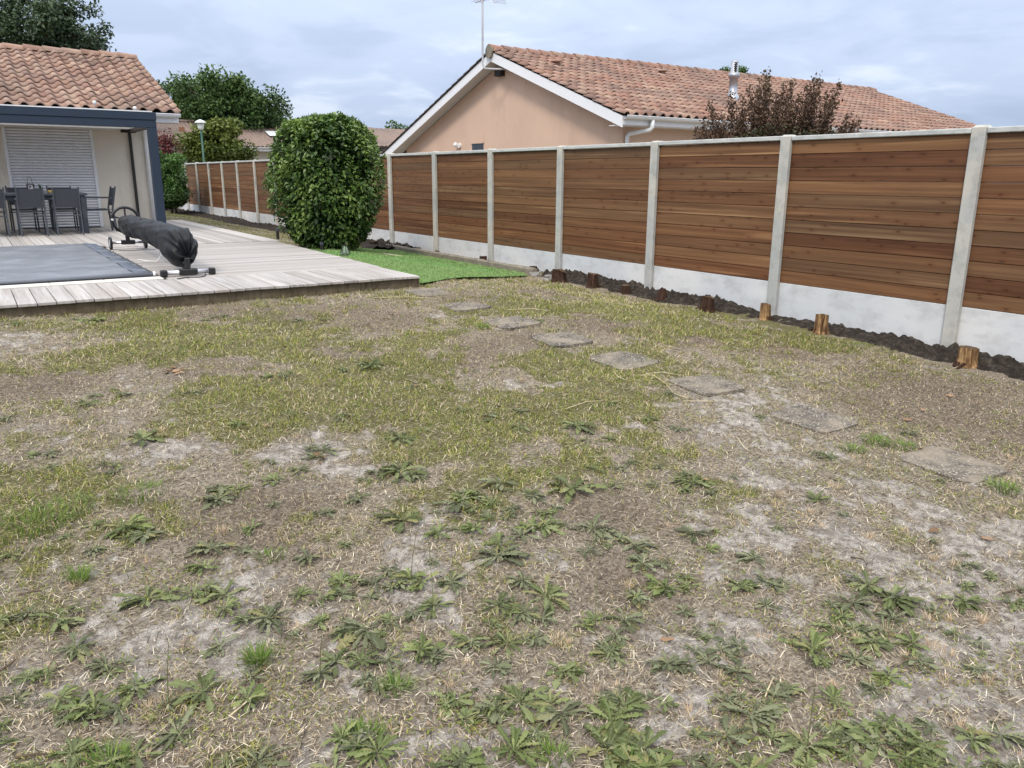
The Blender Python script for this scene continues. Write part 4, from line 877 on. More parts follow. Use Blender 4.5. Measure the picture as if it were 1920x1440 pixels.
for y0, y1 in ((EY, AY), (AY, BY)):
    b = MB(); vs = [(x, y, zb(y)-dz) for dz in (.17, .15) for x, y in ((XB+.025, y0), (XW+.05, y0), (XW+.05, y1), (XB+.025, y1))]
    b.add(vs, [(3, 2, 1, 0), (4, 5, 6, 7), (0, 1, 5, 4), (1, 2, 6, 5), (2, 3, 7, 6), (3, 0, 4, 7)]).build('soffit', M['soffit_boards'], nh)
rf = MB(); zt = 0.012
rf.add([(XB-.01, EY-.02, zb(EY)+zt), (XH, EY-.02, zb(EY)+zt), (XE, AY, AZ_+zt), (XB-.01, AY, AZ_+zt), (XB-.01, BY, zb(BY)+zt), (XH, 2*AY-EY, zb(EY)+zt), (XE, 2*AY-EY, zb(EY)+zt)], [(0, 1, 2, 3), (1, 5, 2), (3, 2, 5, 4)]); rf = rf.build('roof', M['roof_under'], nh)
RL2 = math.hypot(AY-EY, AZ_-EZ)
roof_tiles(rf, (0, EY-0.06, zb(EY)-0.002+zt), (XB-0.03, XH), RL2+0.06, SL2, M['old_tile'], 290, hip=None)
ridge_tiles(rf, (XB-0.06, AY, AZ_+0.05), (XE+.1, AY, AZ_+0.05), 0.12, M['old_tile'])
b = MB(); n = 20; vs = [(XB-.07, AY+.155*math.cos(2*PI*k/n), AZ_+.0+.17*math.sin(2*PI*k/n)) for k in range(n)]; vs += [(x+.05, y, z) for x, y, z in vs]
b.add(vs, [tuple(range(n)), tuple(range(2*n-1, n-1, -1))]+[(k, n+k, n+(k+1) % n, (k+1) % n) for k in range(n)]).build('ridge_end', M['kerb_stone'], rf)
plain('verge_dark', (0.085, 0.07, 0.062), 0.9, 0.15, 0.3, 20)
L2 = math.hypot(BY-AY, AZ_-zb(BY)); n = int(L2/EXPO)
vm = MB().add([(0, 0, .0), (.3, 0, .0), (.3, .43, .0), (0, .43, .0), (0, 0, .055), (.15, 0, .075), (.3, 0, .045), (0, .43, .02), (.15, .43, .04), (.3, .43, .02)], [(0, 4, 5, 6, 1), (4, 7, 8, 5), (5, 8, 9, 6), (0, 3, 7, 4), (1, 6, 9, 2)]).mesh('verge_tile'); vm.materials.append(M['verge_dark'])
no = Vector(children_origin(rf))
for k in range(n+1):
    y = BY-k*EXPO*math.cos(SL2); z = zb(y)+zt+.004; Rm = Matrix(((-1, 0, 0), (0, -math.cos(SL2), math.sin(SL2)), (0, math.sin(SL2), math.cos(SL2))))
    link('verge_tile', vm, None, rf, Vector((XB+.26, y, z))-no, Rm)
half_gutter(MB(), (XB+.02, EY-.09, 2.895), (XH, EY-.09, 2.895), 0.07).build('gutter', M['gutter_white'], nh, None)
MB().box(XB+.03, XH-.5, EY-.01, EY+.015, 2.72, 2.895).build('fascia', M['white_paint'], nh); MB().box(XB+.03, XH-.5, EY+.015, 10.46, 2.70, 2.72).build('soffit', M['soffit_white'], nh)
MB().tube([(5.32, EY-.09, 2.84), (5.32, EY-.09, 2.68), (5.30, EY-.05, 2.63), (5.02, 10.34, 2.55), (5.0, 10.38, 2.50), (5.0, 10.38, 0.1)], 0.048, 14).build('downpipe', M['gutter_white'], nh, None, True)
def roof_hit(d, off):
    for s in np.linspace(8, 40, 6000):
        P = CAM+d*s
        if P[1] > EY and P[0] > XB and P[2] < zb(P[1])+off: return P
    return P
for px, py in ((1043, 120), (1243, 137)):
    d = ray(px, py); P = roof_hit(d, .1)
    v_ = MB().tube([P+np.array([0, 0, -.15]), P+np.array([0, 0, .05])], .07, 12); v_.lathe([(.06, .03), (.15, .05), (.13, .08), (.06, .11), (.0, .12)], 16, tuple(P)); v_.build('roof_vent', M['old_tile'], nh, None, True)
d = ray(1373, 188); P = roof_hit(d, .02)
dep = float((P-CAM)@C_F); hh = (188-118)*dep/FPX
fl = MB().lathe([(.22, -.25), (.20, .05), (.13, .16), (.115, .17), (.115, hh*.55), (.15, hh*.56), (.15, hh*.68), (.115, hh*.69), (.105, hh*.70), (.105, hh*.98), (.0, hh)], 20, tuple(P)).build('chimney_flue', M['steel_flue'], nh, None, True)
for k in range(5): MB().box(P[0]-.125, P[0]-.02, P[1]-.12, P[1]-.08, P[2]+hh*(.72+.05*k), P[2]+hh*(.735+.05*k)).build('louvre', M['black_iron'], fl)
w0 = at_x(886, 271, XW); w1 = at_x(906, 290, XW)
wd = MB(); wd.box(XW-.006, XW+.02, w1[1]-.02, w0[1]+.02, 1.6, w0[2]+.02); wd = wd.build('window', M['dark_glass'], nh)
MB().box(XW-.03, XW-.008, w1[1]-.05, w0[1]+.05, w0[2]+.02, w0[2]+.06).build('lintel', M['pink_render'], wd)
P = at_x(863, 273, XW); wl = thing('wall_lamp', P, 'small white wall lamp on the salmon gable', 'lamp'); MB().tube([P, P+np.array([-.06, 0, 0])], .07, 14).build('base', M['white_plastic'], wl); MB().lathe([(0, -.06), (.06, -.05), (.075, 0), (.05, .06), (0, .08)], 14, tuple(P+np.array([-.10, .10, .02]))).build('globe', M['white_plastic'], wl, None, True)
# aerial on the gable
a0 = at_x(905, 118, XB-.25); ant = thing('tv_antenna', a0, 'tall television aerial mast on the neighbour gable top', 'antenna')
yA = a0[1]; zA = a0[2]
MB().tube([(XW+.02, yA-.75, zA-.17), (XB-.12, yA-.30, zA-.17), (XB-.24, yA-.10, zA-.15), (XB-.25, yA, zA-.02), (XB-.25, yA, zA+.6), (XB-.25, yA, zA+2.0)], .026, 10).build('mast', M['mast_grey'], ant, None, True)
P = at_x(936, 134, XW-.08); MB().box(XW-.16, XW-.005, P[1]-.16, P[1]+.12, P[2]-.12, P[2]+.08).build('junction_box', M['black_iron'], ant)
zT = at_x(900, 2, XB-.25)[2]
bo = MB().tube([(XB-.25, yA+.35, zT), (XB-.25, yA-.75, zT)], .012, 8).build('boom', M['mast_grey'], ant)
for k in range(7): MB().tube([(XB-.25-.16, yA+.30-.12*k, zT+.01), (XB-.25+.16, yA+.30-.12*k, zT+.01)], .005, 6).build('element', M['mast_grey'], bo)
rfm = MB()
for sgn in (-1, 1):
    for k in range(5): z = zT+sgn*(.03+.04*k); y = yA-.72-.02*k; rfm.tube([(XB-.45, y, z), (XB-.05, y, z)], .005, 6)
    for x in (XB-.43, XB-.25, XB-.07): rfm.tube([(x, yA-.72, zT+sgn*.02), (x, yA-.81, zT+sgn*.2)], .005, 6)
rfm.build('reflector', M['mast_grey'], ant)
MB().tube([(XB-.25, yA-.15, zT-.01), (XB-.25, yA-.35, zT-.03), (XB-.25, yA-.5, zT-.14), (XB-.25, yA-.62, zT-.15), (XB-.25, yA-.75, zT-.08)], .006, 6).build('cable', M['white_plastic'], ant, None, True)

# ================================================================== far house, street lamp
fh = thing('far_house', (4, 43, 0), 'distant low house with a long grey-brown tiled roof', 'house')
FE, FEz, FR, FRz = 40.0, 3.06, 43.6, 4.36
MB().box(-3, 13, 40.5, 46.7, -.2, 3.0).build('wall', M['far_render'], fh)
xs = np.arange(-4, 14.3, 0.0525); hh_ = 0.045*np.abs(np.sin((xs)*PI/0.21)); vs = []; fs = []
for y, z in ((FE, FEz), (FR, FRz), (2*FR-FE, FEz)):
    for x, h in zip(xs, hh_): vs.append((x, y, z+h))
n = len(xs)
for q in (0, 1):
    for i in range(n-1): fs.append((q*n+i, q*n+i+1, (q+1)*n+i+1, (q+1)*n+i))
fro = MB().add(vs, fs).build('roof', M['far_tile'], fh); fro['kind'] = 'stuff'
ridge_tiles(fro, (-4, FR, FRz+.02), (14.2, FR, FRz+.02), .11, M['far_tile'], 0.9)
half_gutter(MB(), (-4, FE-.08, FEz-.03), (14.2, FE-.08, FEz-.03), .07).build('gutter', M['gutter_white'], fh)
MB().box(-4, 14.2, FE, FE+.03, FEz-.22, FEz-.03).build('fascia', M['white_paint'], fh)
P = at_y(516, 240, 41.6); sk = MB().add([(P[0]-.4, 41.4, 3.70), (P[0]+.4, 41.4, 3.70), (P[0]+.4, 42.2, 3.99), (P[0]-.4, 42.2, 3.99)], [(0, 1, 2, 3)]); sk.build('skylight', M['lamp_glass'], fh)
P = at_y(450, 235, 42.6); 
P = at_y(340, 235, 42.0); MB().box(P[0]-.12, P[0]+.12, 41.9, 42.1, 3.7, 4.02).build('roof_vent', M['clay_pot'], fh)
fh2 = thing('distant_house', (12, 44, 0), 'far roof glimpsed between the leafy shrub and the salmon gable', 'house')
p0 = at_y(716, 262, 38.0); MB().box(p0[0]-1.0, p0[0]+7, 38.4, 45, -.2, p0[2]-.6).build('wall', M['far_render'], fh2)
xs = np.arange(p0[0]-1.4, p0[0]+7.4, 0.07); vs = []; fs = []; n = len(xs)
for y, z in ((38.0, p0[2]-.35), (41.0, p0[2]+.75)):
    for x in xs: vs.append((x, y, z+.045*abs(math.sin(x*PI/.28))))
for i in range(n-1): fs.append((i, i+1, n+i+1, n+i))
MB().add(vs, fs).build('roof', M['far_tile'], fh2)
P = at_y(382, 300, 33.4); lp = thing('street_lamp', (P[0], 33.4, 0.1), 'green street lamp post with a pale lantern top beyond the fence', 'street lamp')
zt_ = at_y(378, 224, 33.4)[2]; Px = P[0]
MB().tube([(Px, 33.4, .1), (Px, 33.4, 1.2), (Px, 33.4, zt_-.42)], [.06, .045, .04], 12).build('post', M['lamp_green'], lp, None, True)
MB().lathe([(.05, -.44), (.10, -.40), (.12, -.36), (.15, -.18), (.15, -.17), (0, -.17)], 16, (Px, 33.4, zt_)).build('lantern_glass', M['lamp_glass'], lp, None, True)
MB().lathe([(.24, -.15), (.245, -.135), (.16, -.06), (.05, -.01), (0, 0)], 16, (Px, 33.4, zt_)).build('lamp_hat', M['lamp_glass'], lp, None, True)
# ================================================================== foliage helpers
def leafmat(name, lo, mid, hi, rough=0.45, spec=0.4, trans=0.2, rnd_obj=False):
    t = NT(name, rough, spec); a = t.n('ShaderNodeAttribute'); a.attribute_name = 'Col'; f = a.outputs['Fac']
    if rnd_obj: f = t.rnd()
    c = t.ramp(f, [(0.0, lo), (0.5, mid), (1.0, hi)]); n_ = t.noise(t.tc(), 30, 3, 0.6); c = t.mix(t.math('MULTIPLY', n_, 0.35), c, lo); t.col(c)
    if trans: t.translucent(c, trans)
    M[name] = t.m; return t.m
def norm(a): return a/np.maximum(np.linalg.norm(a, axis=-1, keepdims=True), 1e-9)
LT = np.array([(0, 0, 0), (-.5, .42, .06), (.5, .42, .06), (0, .45, -.02), (0, 1, -.10)]); LTF = np.array([(0, 2, 3), (0, 3, 1), (3, 2, 4), (3, 4, 1)])
def leaf_cloud(P, D, N, L, W):
    D = norm(D); S = norm(np.cross(D, N)); N = np.cross(S, D); n = len(P)
    V = P[:, None]+LT[None, :, 0:1]*(S*W[:, None])[:, None]+LT[None, :, 1:2]*(D*L[:, None])[:, None]+LT[None, :, 2:3]*(N*L[:, None])[:, None]
    return V.reshape(-1, 3), (LTF[None]+np.arange(n)[:, None, None]*5).reshape(-1, 3)
def rand_dir(n): return norm(rng.normal(size=(n, 3)))

# ================================================================== the big clipped shrub
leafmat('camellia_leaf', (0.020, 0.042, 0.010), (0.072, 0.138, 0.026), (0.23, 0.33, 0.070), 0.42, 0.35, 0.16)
leafmat('camellia_leaf_part', (0.030, 0.058, 0.015), (0.085, 0.145, 0.032), (0.22, 0.30, 0.075), 0.42, 0.35, 0.16, True)
SC = np.array([-2.24, 9.82]); SB, STP = 0.42, 2.56; SA = 0.96
shr = thing('leafy_shrub', (SC[0], SC[1], 0.36), 'big rounded glossy evergreen shrub at the deck edge', 'shrub')
hp = np.array([0, .06, .15, .3, .5, .7, .85, .94, 1.0]); rp = np.array([.46, .58, .74, .90, 1.0, .98, .84, .64, .26])
def shrub_pts(n, depth):
    h = rng.beta(1.15, 1.05, n); th = rng.uniform(0, 2*PI, n); cx_, cy_ = np.cos(th), np.sin(th)
    rad = np.interp(h, hp, rp)*SA*(1+0.20*(fbm(cx_*1.5+3+h*2, cy_*1.5+h*1.3, 1.0, 3, 4)-.5)+0.26*(fbm(cx_*2.2+9-h*3, cy_*2.2+h*4, 2.0, 3, 14)-.5))
    top = rng.random(n) < 0.16; rr = np.where(top, rad*np.sqrt(rng.random(n)), rad*(1-depth*rng.random(n)**1.6)); zt = SB+(STP-SB)*h
    tz = SB+(STP-SB)*np.interp(np.clip(rr/SA, 0, 1), [0, .35, .62, .84, 1.0], [1.0, .975, .93, .83, .55])*(1+0.13*(fbm(rr*cx_, rr*cy_, 2.6, 3, 3)-.5)); z = np.where(top, tz-0.06*rng.random(n), zt)
    out = np.stack([cx_, cy_, np.where(top, 1.6, (h-.5)*1.0)], -1)
    P = np.stack([rr*cx_, rr*cy_, z-0.36], -1); hole = fbm(P[:, 0]*1.7+P[:, 2]*2.9, P[:, 1]*1.7-P[:, 2]*1.3, 1.6, 2, 55); keep = (hole > .36) | (rr < rad*.80) | (rng.random(n) < .25)
    return P[keep], norm(out)[keep]
P, out = shrub_pts(30000, 0.55); n = len(P); D = out*0.75+rand_dir(n)*0.75+np.array([0, 0, -.25]); N = out*0.7+np.array([0, 0, .9])+rand_dir(n)*0.55
L = rng.uniform(.05, .095, n); V, T = leaf_cloud(P, D, N, L, L*rng.uniform(.5, .66, n))
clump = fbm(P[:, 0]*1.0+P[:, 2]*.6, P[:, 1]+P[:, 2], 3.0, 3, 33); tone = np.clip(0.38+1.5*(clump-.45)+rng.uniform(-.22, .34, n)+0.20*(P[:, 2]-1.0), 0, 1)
SP = []; SD = []
for q in range(46):
    a = rng.uniform(0, 2*PI); h_ = rng.uniform(.45, 1.0); r_ = float(np.interp(h_, hp, rp))*SA*rng.uniform(.8, 1.0); b0 = np.array([r_*math.cos(a), r_*math.sin(a), SB+(STP-SB)*h_-.40]); dv = norm(np.array([math.cos(a)*.6, math.sin(a)*.6, .9])+rng.normal(size=3)*.25)
    for s_ in np.linspace(.02, rng.uniform(.10, .22), 9): SP.append(b0+dv*s_); SD.append(dv+rng.normal(size=3)*.8)
SP = np.array(SP); SD = np.array(SD); Ls = rng.uniform(.06, .095, len(SP)); Vs, Ts = leaf_cloud(SP, SD, rand_dir(len(SP))+np.array([0, 0, .8]), Ls, Ls*.5); V = np.concatenate([V, Vs]); T = np.concatenate([T, Ts+n*5]); tone = np.concatenate([tone, rng.uniform(.55, 1, len(SP))]); n = n+len(SP)
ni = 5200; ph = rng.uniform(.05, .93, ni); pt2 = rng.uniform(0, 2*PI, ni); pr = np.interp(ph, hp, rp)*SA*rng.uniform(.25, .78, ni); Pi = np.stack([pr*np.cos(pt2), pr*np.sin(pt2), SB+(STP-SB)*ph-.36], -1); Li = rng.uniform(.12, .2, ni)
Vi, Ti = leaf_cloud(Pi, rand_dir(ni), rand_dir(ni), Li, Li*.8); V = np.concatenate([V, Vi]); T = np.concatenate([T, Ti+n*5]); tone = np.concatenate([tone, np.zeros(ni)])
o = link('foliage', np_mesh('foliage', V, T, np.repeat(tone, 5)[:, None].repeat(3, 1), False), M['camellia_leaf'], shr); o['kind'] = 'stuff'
lm_ = np_mesh('leaf', LT*np.array([.55, 1, 1]), LTF); lm_.materials.append(M['camellia_leaf_part'])
P, out = shrub_pts(1400, 0.0); tc_ = norm(np.array([CAM[0]-SC[0], CAM[1]-SC[1], 0.4])); k = np.argsort(-(out@tc_)+rng.uniform(0, .5, len(P)))[:290]
for q in k:
    d = Vector(norm(out[q]*0.8+rng.normal(size=3)*.4+np.array([0, 0, -.35]))); nn_ = Vector(norm(out[q]*.7+np.array([0, 0, .9])+rng.normal(size=3)*.4)); s = d.cross(nn_).normalized(); nn_ = s.cross(d)
    l = random.uniform(.07, .11); link('leaf', lm_, None, shr, P[q]*1.01*np.array([1, 1, 1]), Matrix((s, d, nn_)).transposed(), (l, l, l))
b = MB()
for q in range(9):
    a = 2*PI*q/9+random.uniform(-.3, .3); r_ = random.uniform(.05, .2); b.tube([(r_*math.cos(a)*.6, r_*math.sin(a)*.6, -.05), (r_*2*math.cos(a), r_*2*math.sin(a), .5), (r_*3.4*math.cos(a+.2), r_*3.4*math.sin(a+.2), 1.2), (r_*3.8*math.cos(a), r_*3.8*math.sin(a), 1.9)], [.035, .03, .02, .008], 7)
b.build('stem', M['trunk_bark'], shr, (0, 0, 0), True)

# ================================================================== trees
def tree(name, base, cc, rad, ncl, per, lsize, mat, label, cat='tree', group=None, trunk=0.18, hollow=0.55, clr=0.6, flat=1.0, nlimb=16, seed=1, tone0=0.35):
    rr = np.random.default_rng(seed); o = thing(name, base, label, cat, group); base = np.array(base, float); cc = np.array(cc, float); rad = np.array(rad, float)
    d = norm(rr.normal(size=(ncl, 3))); q = rr.random(ncl)**hollow; C = d*q[:, None]*rad
    C *= (1+0.35*(rr.random((ncl, 1))-.5)); low = C[:, 2] < -0.55*rad[2]; C[low, 2] *= 0.6
    cs = clr*(0.6+0.8*rr.random(ncl)); i = np.repeat(np.arange(ncl), per); n = len(i)
    off = norm(rr.normal(size=(n, 3)))*(rr.random(n)**0.5)[:, None]*cs[i][:, None]*np.array([1, 1, .75*flat]); P = C[i]+off
    D = norm(off)*.6+norm(rr.normal(size=(n, 3)))*.8; N = norm(off)*.4+np.array([0, 0, .8])+norm(rr.normal(size=(n, 3)))*.7; L = lsize*rr.uniform(.6, 1.3, n)
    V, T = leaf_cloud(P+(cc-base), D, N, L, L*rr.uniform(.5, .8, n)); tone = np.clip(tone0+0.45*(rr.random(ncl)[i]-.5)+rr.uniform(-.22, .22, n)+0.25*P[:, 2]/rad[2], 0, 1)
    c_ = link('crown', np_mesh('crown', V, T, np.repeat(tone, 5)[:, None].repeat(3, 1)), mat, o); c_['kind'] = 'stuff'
    b = MB(); tp = cc-base-np.array([0, 0, rad[2]*.45]); b.tube([(0, 0, -.1), tp*.5+rr.normal(size=3)*.05, tp, cc-base+np.array([0, 0, rad[2]*.3])], [trunk, trunk*.8, trunk*.62, trunk*.2], 9); b.build('trunk', M['trunk_bark'], o, (0, 0, 0), True)
    b = MB(); order = np.argsort(-np.linalg.norm(C/rad, axis=1))[:nlimb*3:3]
    for k in order: e_ = C[k]+cc-base; m_ = tp+(e_-tp)*.5+rr.normal(size=3)*.12*rad.mean()*.5; b.tube([tp*.9, m_, e_], [trunk*.4, trunk*.22, trunk*.06], 6)
    b.build('branches', M['trunk_bark'], o, (0, 0, 0), True); return o
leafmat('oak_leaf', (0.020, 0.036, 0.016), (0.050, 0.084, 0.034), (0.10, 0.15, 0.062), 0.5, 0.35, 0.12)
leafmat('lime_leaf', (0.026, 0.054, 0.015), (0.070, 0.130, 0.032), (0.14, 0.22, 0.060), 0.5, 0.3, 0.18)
leafmat('yellow_leaf', (0.045, 0.065, 0.012), (0.105, 0.145, 0.026), (0.21, 0.245, 0.055), 0.5, 0.3, 0.2)
leafmat('hedge_leaf', (0.020, 0.045, 0.012), (0.060, 0.13, 0.025), (0.14, 0.28, 0.055), 0.45, 0.35, 0.2)
leafmat('plum_leaf', (0.040, 0.026, 0.018), (0.115, 0.062, 0.040), (0.15, 0.115, 0.055), 0.55, 0.3, 0.15)
leafmat('red_leaf', (0.04, 0.012, 0.014), (0.13, 0.026, 0.028), (0.20, 0.06, 0.05), 0.5, 0.3, 0.2)
def px_tree(px, py, D): d = ray(px, py); return CAM+d*(D/math.hypot(d[0], d[1]))
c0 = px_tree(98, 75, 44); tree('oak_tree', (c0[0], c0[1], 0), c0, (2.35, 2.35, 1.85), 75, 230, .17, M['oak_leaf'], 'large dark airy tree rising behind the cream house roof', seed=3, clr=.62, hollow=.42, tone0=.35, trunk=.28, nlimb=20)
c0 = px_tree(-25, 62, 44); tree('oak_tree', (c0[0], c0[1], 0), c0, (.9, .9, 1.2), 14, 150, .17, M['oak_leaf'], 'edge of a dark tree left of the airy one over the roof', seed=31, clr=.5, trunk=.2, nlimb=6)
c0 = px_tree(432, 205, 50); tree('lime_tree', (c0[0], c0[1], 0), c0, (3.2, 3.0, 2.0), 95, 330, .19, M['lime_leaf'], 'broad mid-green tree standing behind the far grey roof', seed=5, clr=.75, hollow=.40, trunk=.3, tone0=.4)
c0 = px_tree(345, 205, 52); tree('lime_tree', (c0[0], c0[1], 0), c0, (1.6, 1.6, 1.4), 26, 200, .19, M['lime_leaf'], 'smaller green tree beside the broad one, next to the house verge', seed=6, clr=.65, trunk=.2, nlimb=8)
c0 = px_tree(408, 282, 40); tree('rounded_bush', (c0[0], c0[1], 0.1), c0-np.array([0, 0, .25]), (1.75, 1.3, 1.45), 90, 330, .15, M['yellow_leaf'], 'rounded yellow-green bush behind the street lamp', 'bush', seed=8, clr=.42, trunk=.1, hollow=.38, tone0=.5)
c0 = px_tree(313, 275, 37); tree('red_shrub', (c0[0], c0[1], 0.1), c0-np.array([0, 0, .3]), (.55, .5, .75), 26, 130, .09, M['red_leaf'], 'small red-leaved shrub between the pergola post and the bush', 'shrub', seed=9, clr=.3, trunk=.05)
for k, (px, py, D, r_, h_) in enumerate(((316, 345, 31.5, .42, 1.2), (326, 350, 33, .3, 1.05))):
    c0 = px_tree(px, py, D); tree('hedge', (c0[0], c0[1], 0.2), c0, (r_, r_+.3, h_), 55, 260, .085, M['hedge_leaf'], ('bright green clipped hedge at the far end of the fence', 'lower green hedge touching the last fence post')[k], 'hedge', seed=10+k, clr=.28, hollow=.35, trunk=.05, tone0=.45)
c0 = px_tree(745, 246, 60); tree('distant_tree', (c0[0], c0[1], 0), c0-np.array([0, 0, .9]), (1.5, 1.5, 1.5), 26, 140, .2, M['lime_leaf'], 'distant tree top between the shrub and the salmon gable', seed=12, clr=.6, trunk=.15)
c0 = px_tree(1373, 136, 62); tree('distant_tree', (c0[0], c0[1], 0), c0-np.array([0, 0, .8]), (1.15, 1.15, 1.55), 24, 140, .2, M['lime_leaf'], 'green tree tip behind the flue on the tiled roof', seed=13, clr=.5, trunk=.15)
# purple-leaved plum behind the fence
pb = at_x(1455, 252, 2.3); pt_ = thing('plum_tree', (pb[0], pb[1], 0.1), 'purple-leaved plum tree rising behind the fence', 'tree')
b = MB(); LP = []; LD = []
tips = [(1330, 192, 1.9), (1352, 215, 2.6), (1370, 172, 2.2), (1392, 180, 2.5), (1404, 165, 2.0), (1425, 150, 2.4), (1437, 132, 2.3), (1441, 142, 2.7), (1455, 175, 2.0), (1470, 158, 2.3), (1486, 152, 2.6), (1500, 180, 2.1), (1515, 162, 2.4), (1530, 145, 2.2), (1538, 150, 2.6), (1552, 178, 2.3), (1575, 158, 2.5), (1560, 195, 2.1), (1590, 218, 2.4), (1610, 225, 2.2), (1318, 228, 2.2), (1305, 240, 2.5), (1345, 235, 2.0), (1480, 200, 2.0), (1420, 200, 2.2), (1390, 215, 2.4), (1515, 210, 2.3), (1450, 205, 2.6), (1545, 225, 2.4), (1380, 235, 2.1), (1465, 225, 2.0), (1500, 228, 2.6), (1430, 228, 2.5)]
for px, py, X in tips:
    e_ = at_x(px, py, X); b0 = np.array([pb[0]+random.uniform(-.2, .2), pb[1]+random.uniform(-.2, .2), 1.2]); m_ = b0+(e_-b0)*.55+np.array([0, (e_-b0)[1]*.25, -.12]); pts = [b0, b0+(m_-b0)*.5, m_, m_+(e_-m_)*.5, e_]
    b.tube(pts, [.022, .016, .011, .007, .003], 5)
    for s in np.linspace(0.22, 1.0, 80):
        q = s*4; i = min(3, int(q)); p = pts[i]+(pts[i+1]-pts[i])*(q-i); ml = 15 if s < .9 else 6
        for _ in range(ml): LP.append(p+rng.normal(size=3)*.115*(1.2-s)+rng.normal(size=3)*.012); LD.append(rng.normal(size=3)+np.array([0, 0, .7]))
b.tube([(pb[0], pb[1], .0), (pb[0], pb[1], .7), (pb[0], pb[1], 1.35)], [.07, .06, .05], 8); b.build('branches', M['trunk_bark'], pt_, None, True)
LP = np.array(LP)-np.array([pb[0], pb[1], .1]); n = len(LP); L = rng.uniform(.028, .052, n); V, T = leaf_cloud(LP, np.array(LD), rand_dir(n)+np.array([0, 0, .6]), L, L*.6)
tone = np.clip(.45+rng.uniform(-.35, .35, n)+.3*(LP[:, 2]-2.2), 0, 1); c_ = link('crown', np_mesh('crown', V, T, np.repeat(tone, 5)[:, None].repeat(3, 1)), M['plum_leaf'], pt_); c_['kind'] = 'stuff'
leafmat('plum_green', (0.026, 0.028, 0.014), (0.060, 0.060, 0.026), (0.10, 0.095, 0.042), 0.55, 0.3, 0.15)
n = 11000; y_ = rng.uniform(2.95, 5.3, n); P = np.stack([rng.uniform(1.9, 2.7, n), y_, 1.55+rng.random(n)*(.82-.25*np.abs(y_-4.0))], -1)-np.array([pb[0], pb[1], .1]); L = rng.uniform(.035, .06, n); V, T = leaf_cloud(P, rand_dir(n), rand_dir(n)+np.array([0, 0, .7]), L, L*.6)
c_ = link('lower_crown', np_mesh('lower_crown', V, T, np.repeat(rng.random(n), 5)[:, None].repeat(3, 1)), M['plum_green'], pt_); c_['kind'] = 'stuff'

# ================================================================== small things by the shrub
for px, py, z0, hh, lab in ((604, 472, .40, .16, 'small black bollard light at the deck edge in front of the shrub'), (521, 447, .40, .20, 'dark bollard light at the deck edge left of the shrub')):
    P = at_z(px, py, z0); g = thing('garden_light', P, lab, 'light'); MB().tube([(P[0], P[1], z0-.05), (P[0], P[1], z0+hh*.7)], .03, 12).build('post', M['black_iron'], g, None); MB().tube([(P[0], P[1], z0+hh*.7), (P[0], P[1], z0+hh)], .034, 12).build('lamp_head', M['furniture_grey'], g, None)
P = at_z(648, 486, .38); g = thing('solar_lantern', P, 'glass diamond-shaped solar lantern on wire legs beside the deck', 'lantern')
gm = NT('clear_glass', 0.05, 0.5); gm.b.inputs['Transmission Weight'].default_value = .9; gm.col((0.8, 0.85, 0.85)); M['clear_glass'] = gm.m
MB().lathe([(.028, .20), (.07, .10), (.05, .03), (.0, .0)][::-1], 7, tuple(P)).build('glass', M['clear_glass'], g); MB().tube([P+np.array([0, 0, .20]), P+np.array([0, 0, .225])], .032, 12).build('lid', M['black_iron'], g)
for k in range(7): a = 2*PI*k/7; MB().tube([P+np.array([.03*math.cos(a), .03*math.sin(a), .2]), P+np.array([.073*math.cos(a), .073*math.sin(a), .1]), P+np.array([.085*math.cos(a), .085*math.sin(a), -.03])], .004, 5).build('wire_leg', M['black_iron'], g)
p0 = at_x(706, 468, -.55); p1 = at_x(739, 474, -.42); z_ = .26; rk = thing('garden_rake', ((p0[0]+p1[0])/2, (p0[1]+p1[1])/2, .22), 'garden rake lying tines up beside the kerb', 'rake')
A = np.array([-.62, 12.05, z_]); B = np.array([-.50, 11.0, z_]); MB().tube([A, B], .014, 8).build('rake_bar', M['black_iron'], rk)
for k in range(15): q = A+(B-A)*(k+.5)/15; MB().tube([q, q+np.array([-.02, 0, .10])], [.009, .004], 5).build('tine', M['black_iron'], rk)
H1 = at_z(718, 476, .33); H2 = at_z(753, 481, .34); MB().tube([H1, H2], .017, 10).build('handle', M['rake_wood'], rk, None, True)
for k, (px, py, s) in enumerate(((1018, 516, .10), (1030, 522, .09), (1039, 524, .08), (1012, 513, .07), (1024, 526, .06))):
    P = ground_at(px, py); P[0] = min(P[0], -.35); rr = np.random.default_rng(k+50); j = rr.uniform(-.25, .25, (8, 10))
    o = MB().lathe([(.0, -.3), (.7, -.3), (1.0, .1), (.85, .5), (.45, .75), (0, .8)], 9, (0, 0, 0), lambda i, q: j[i % 8, q % 10]).mesh('border_stone'); o = link('border_stone', o, M['grey_stone'], None, (P[0], P[1], float(gz(P[0], P[1]))), (0, 0, k), (s, s, s*.8)); tag(o, 'grey border stone heaped at the near end of the brown kerb', 'stone', 'stones at the kerb end')

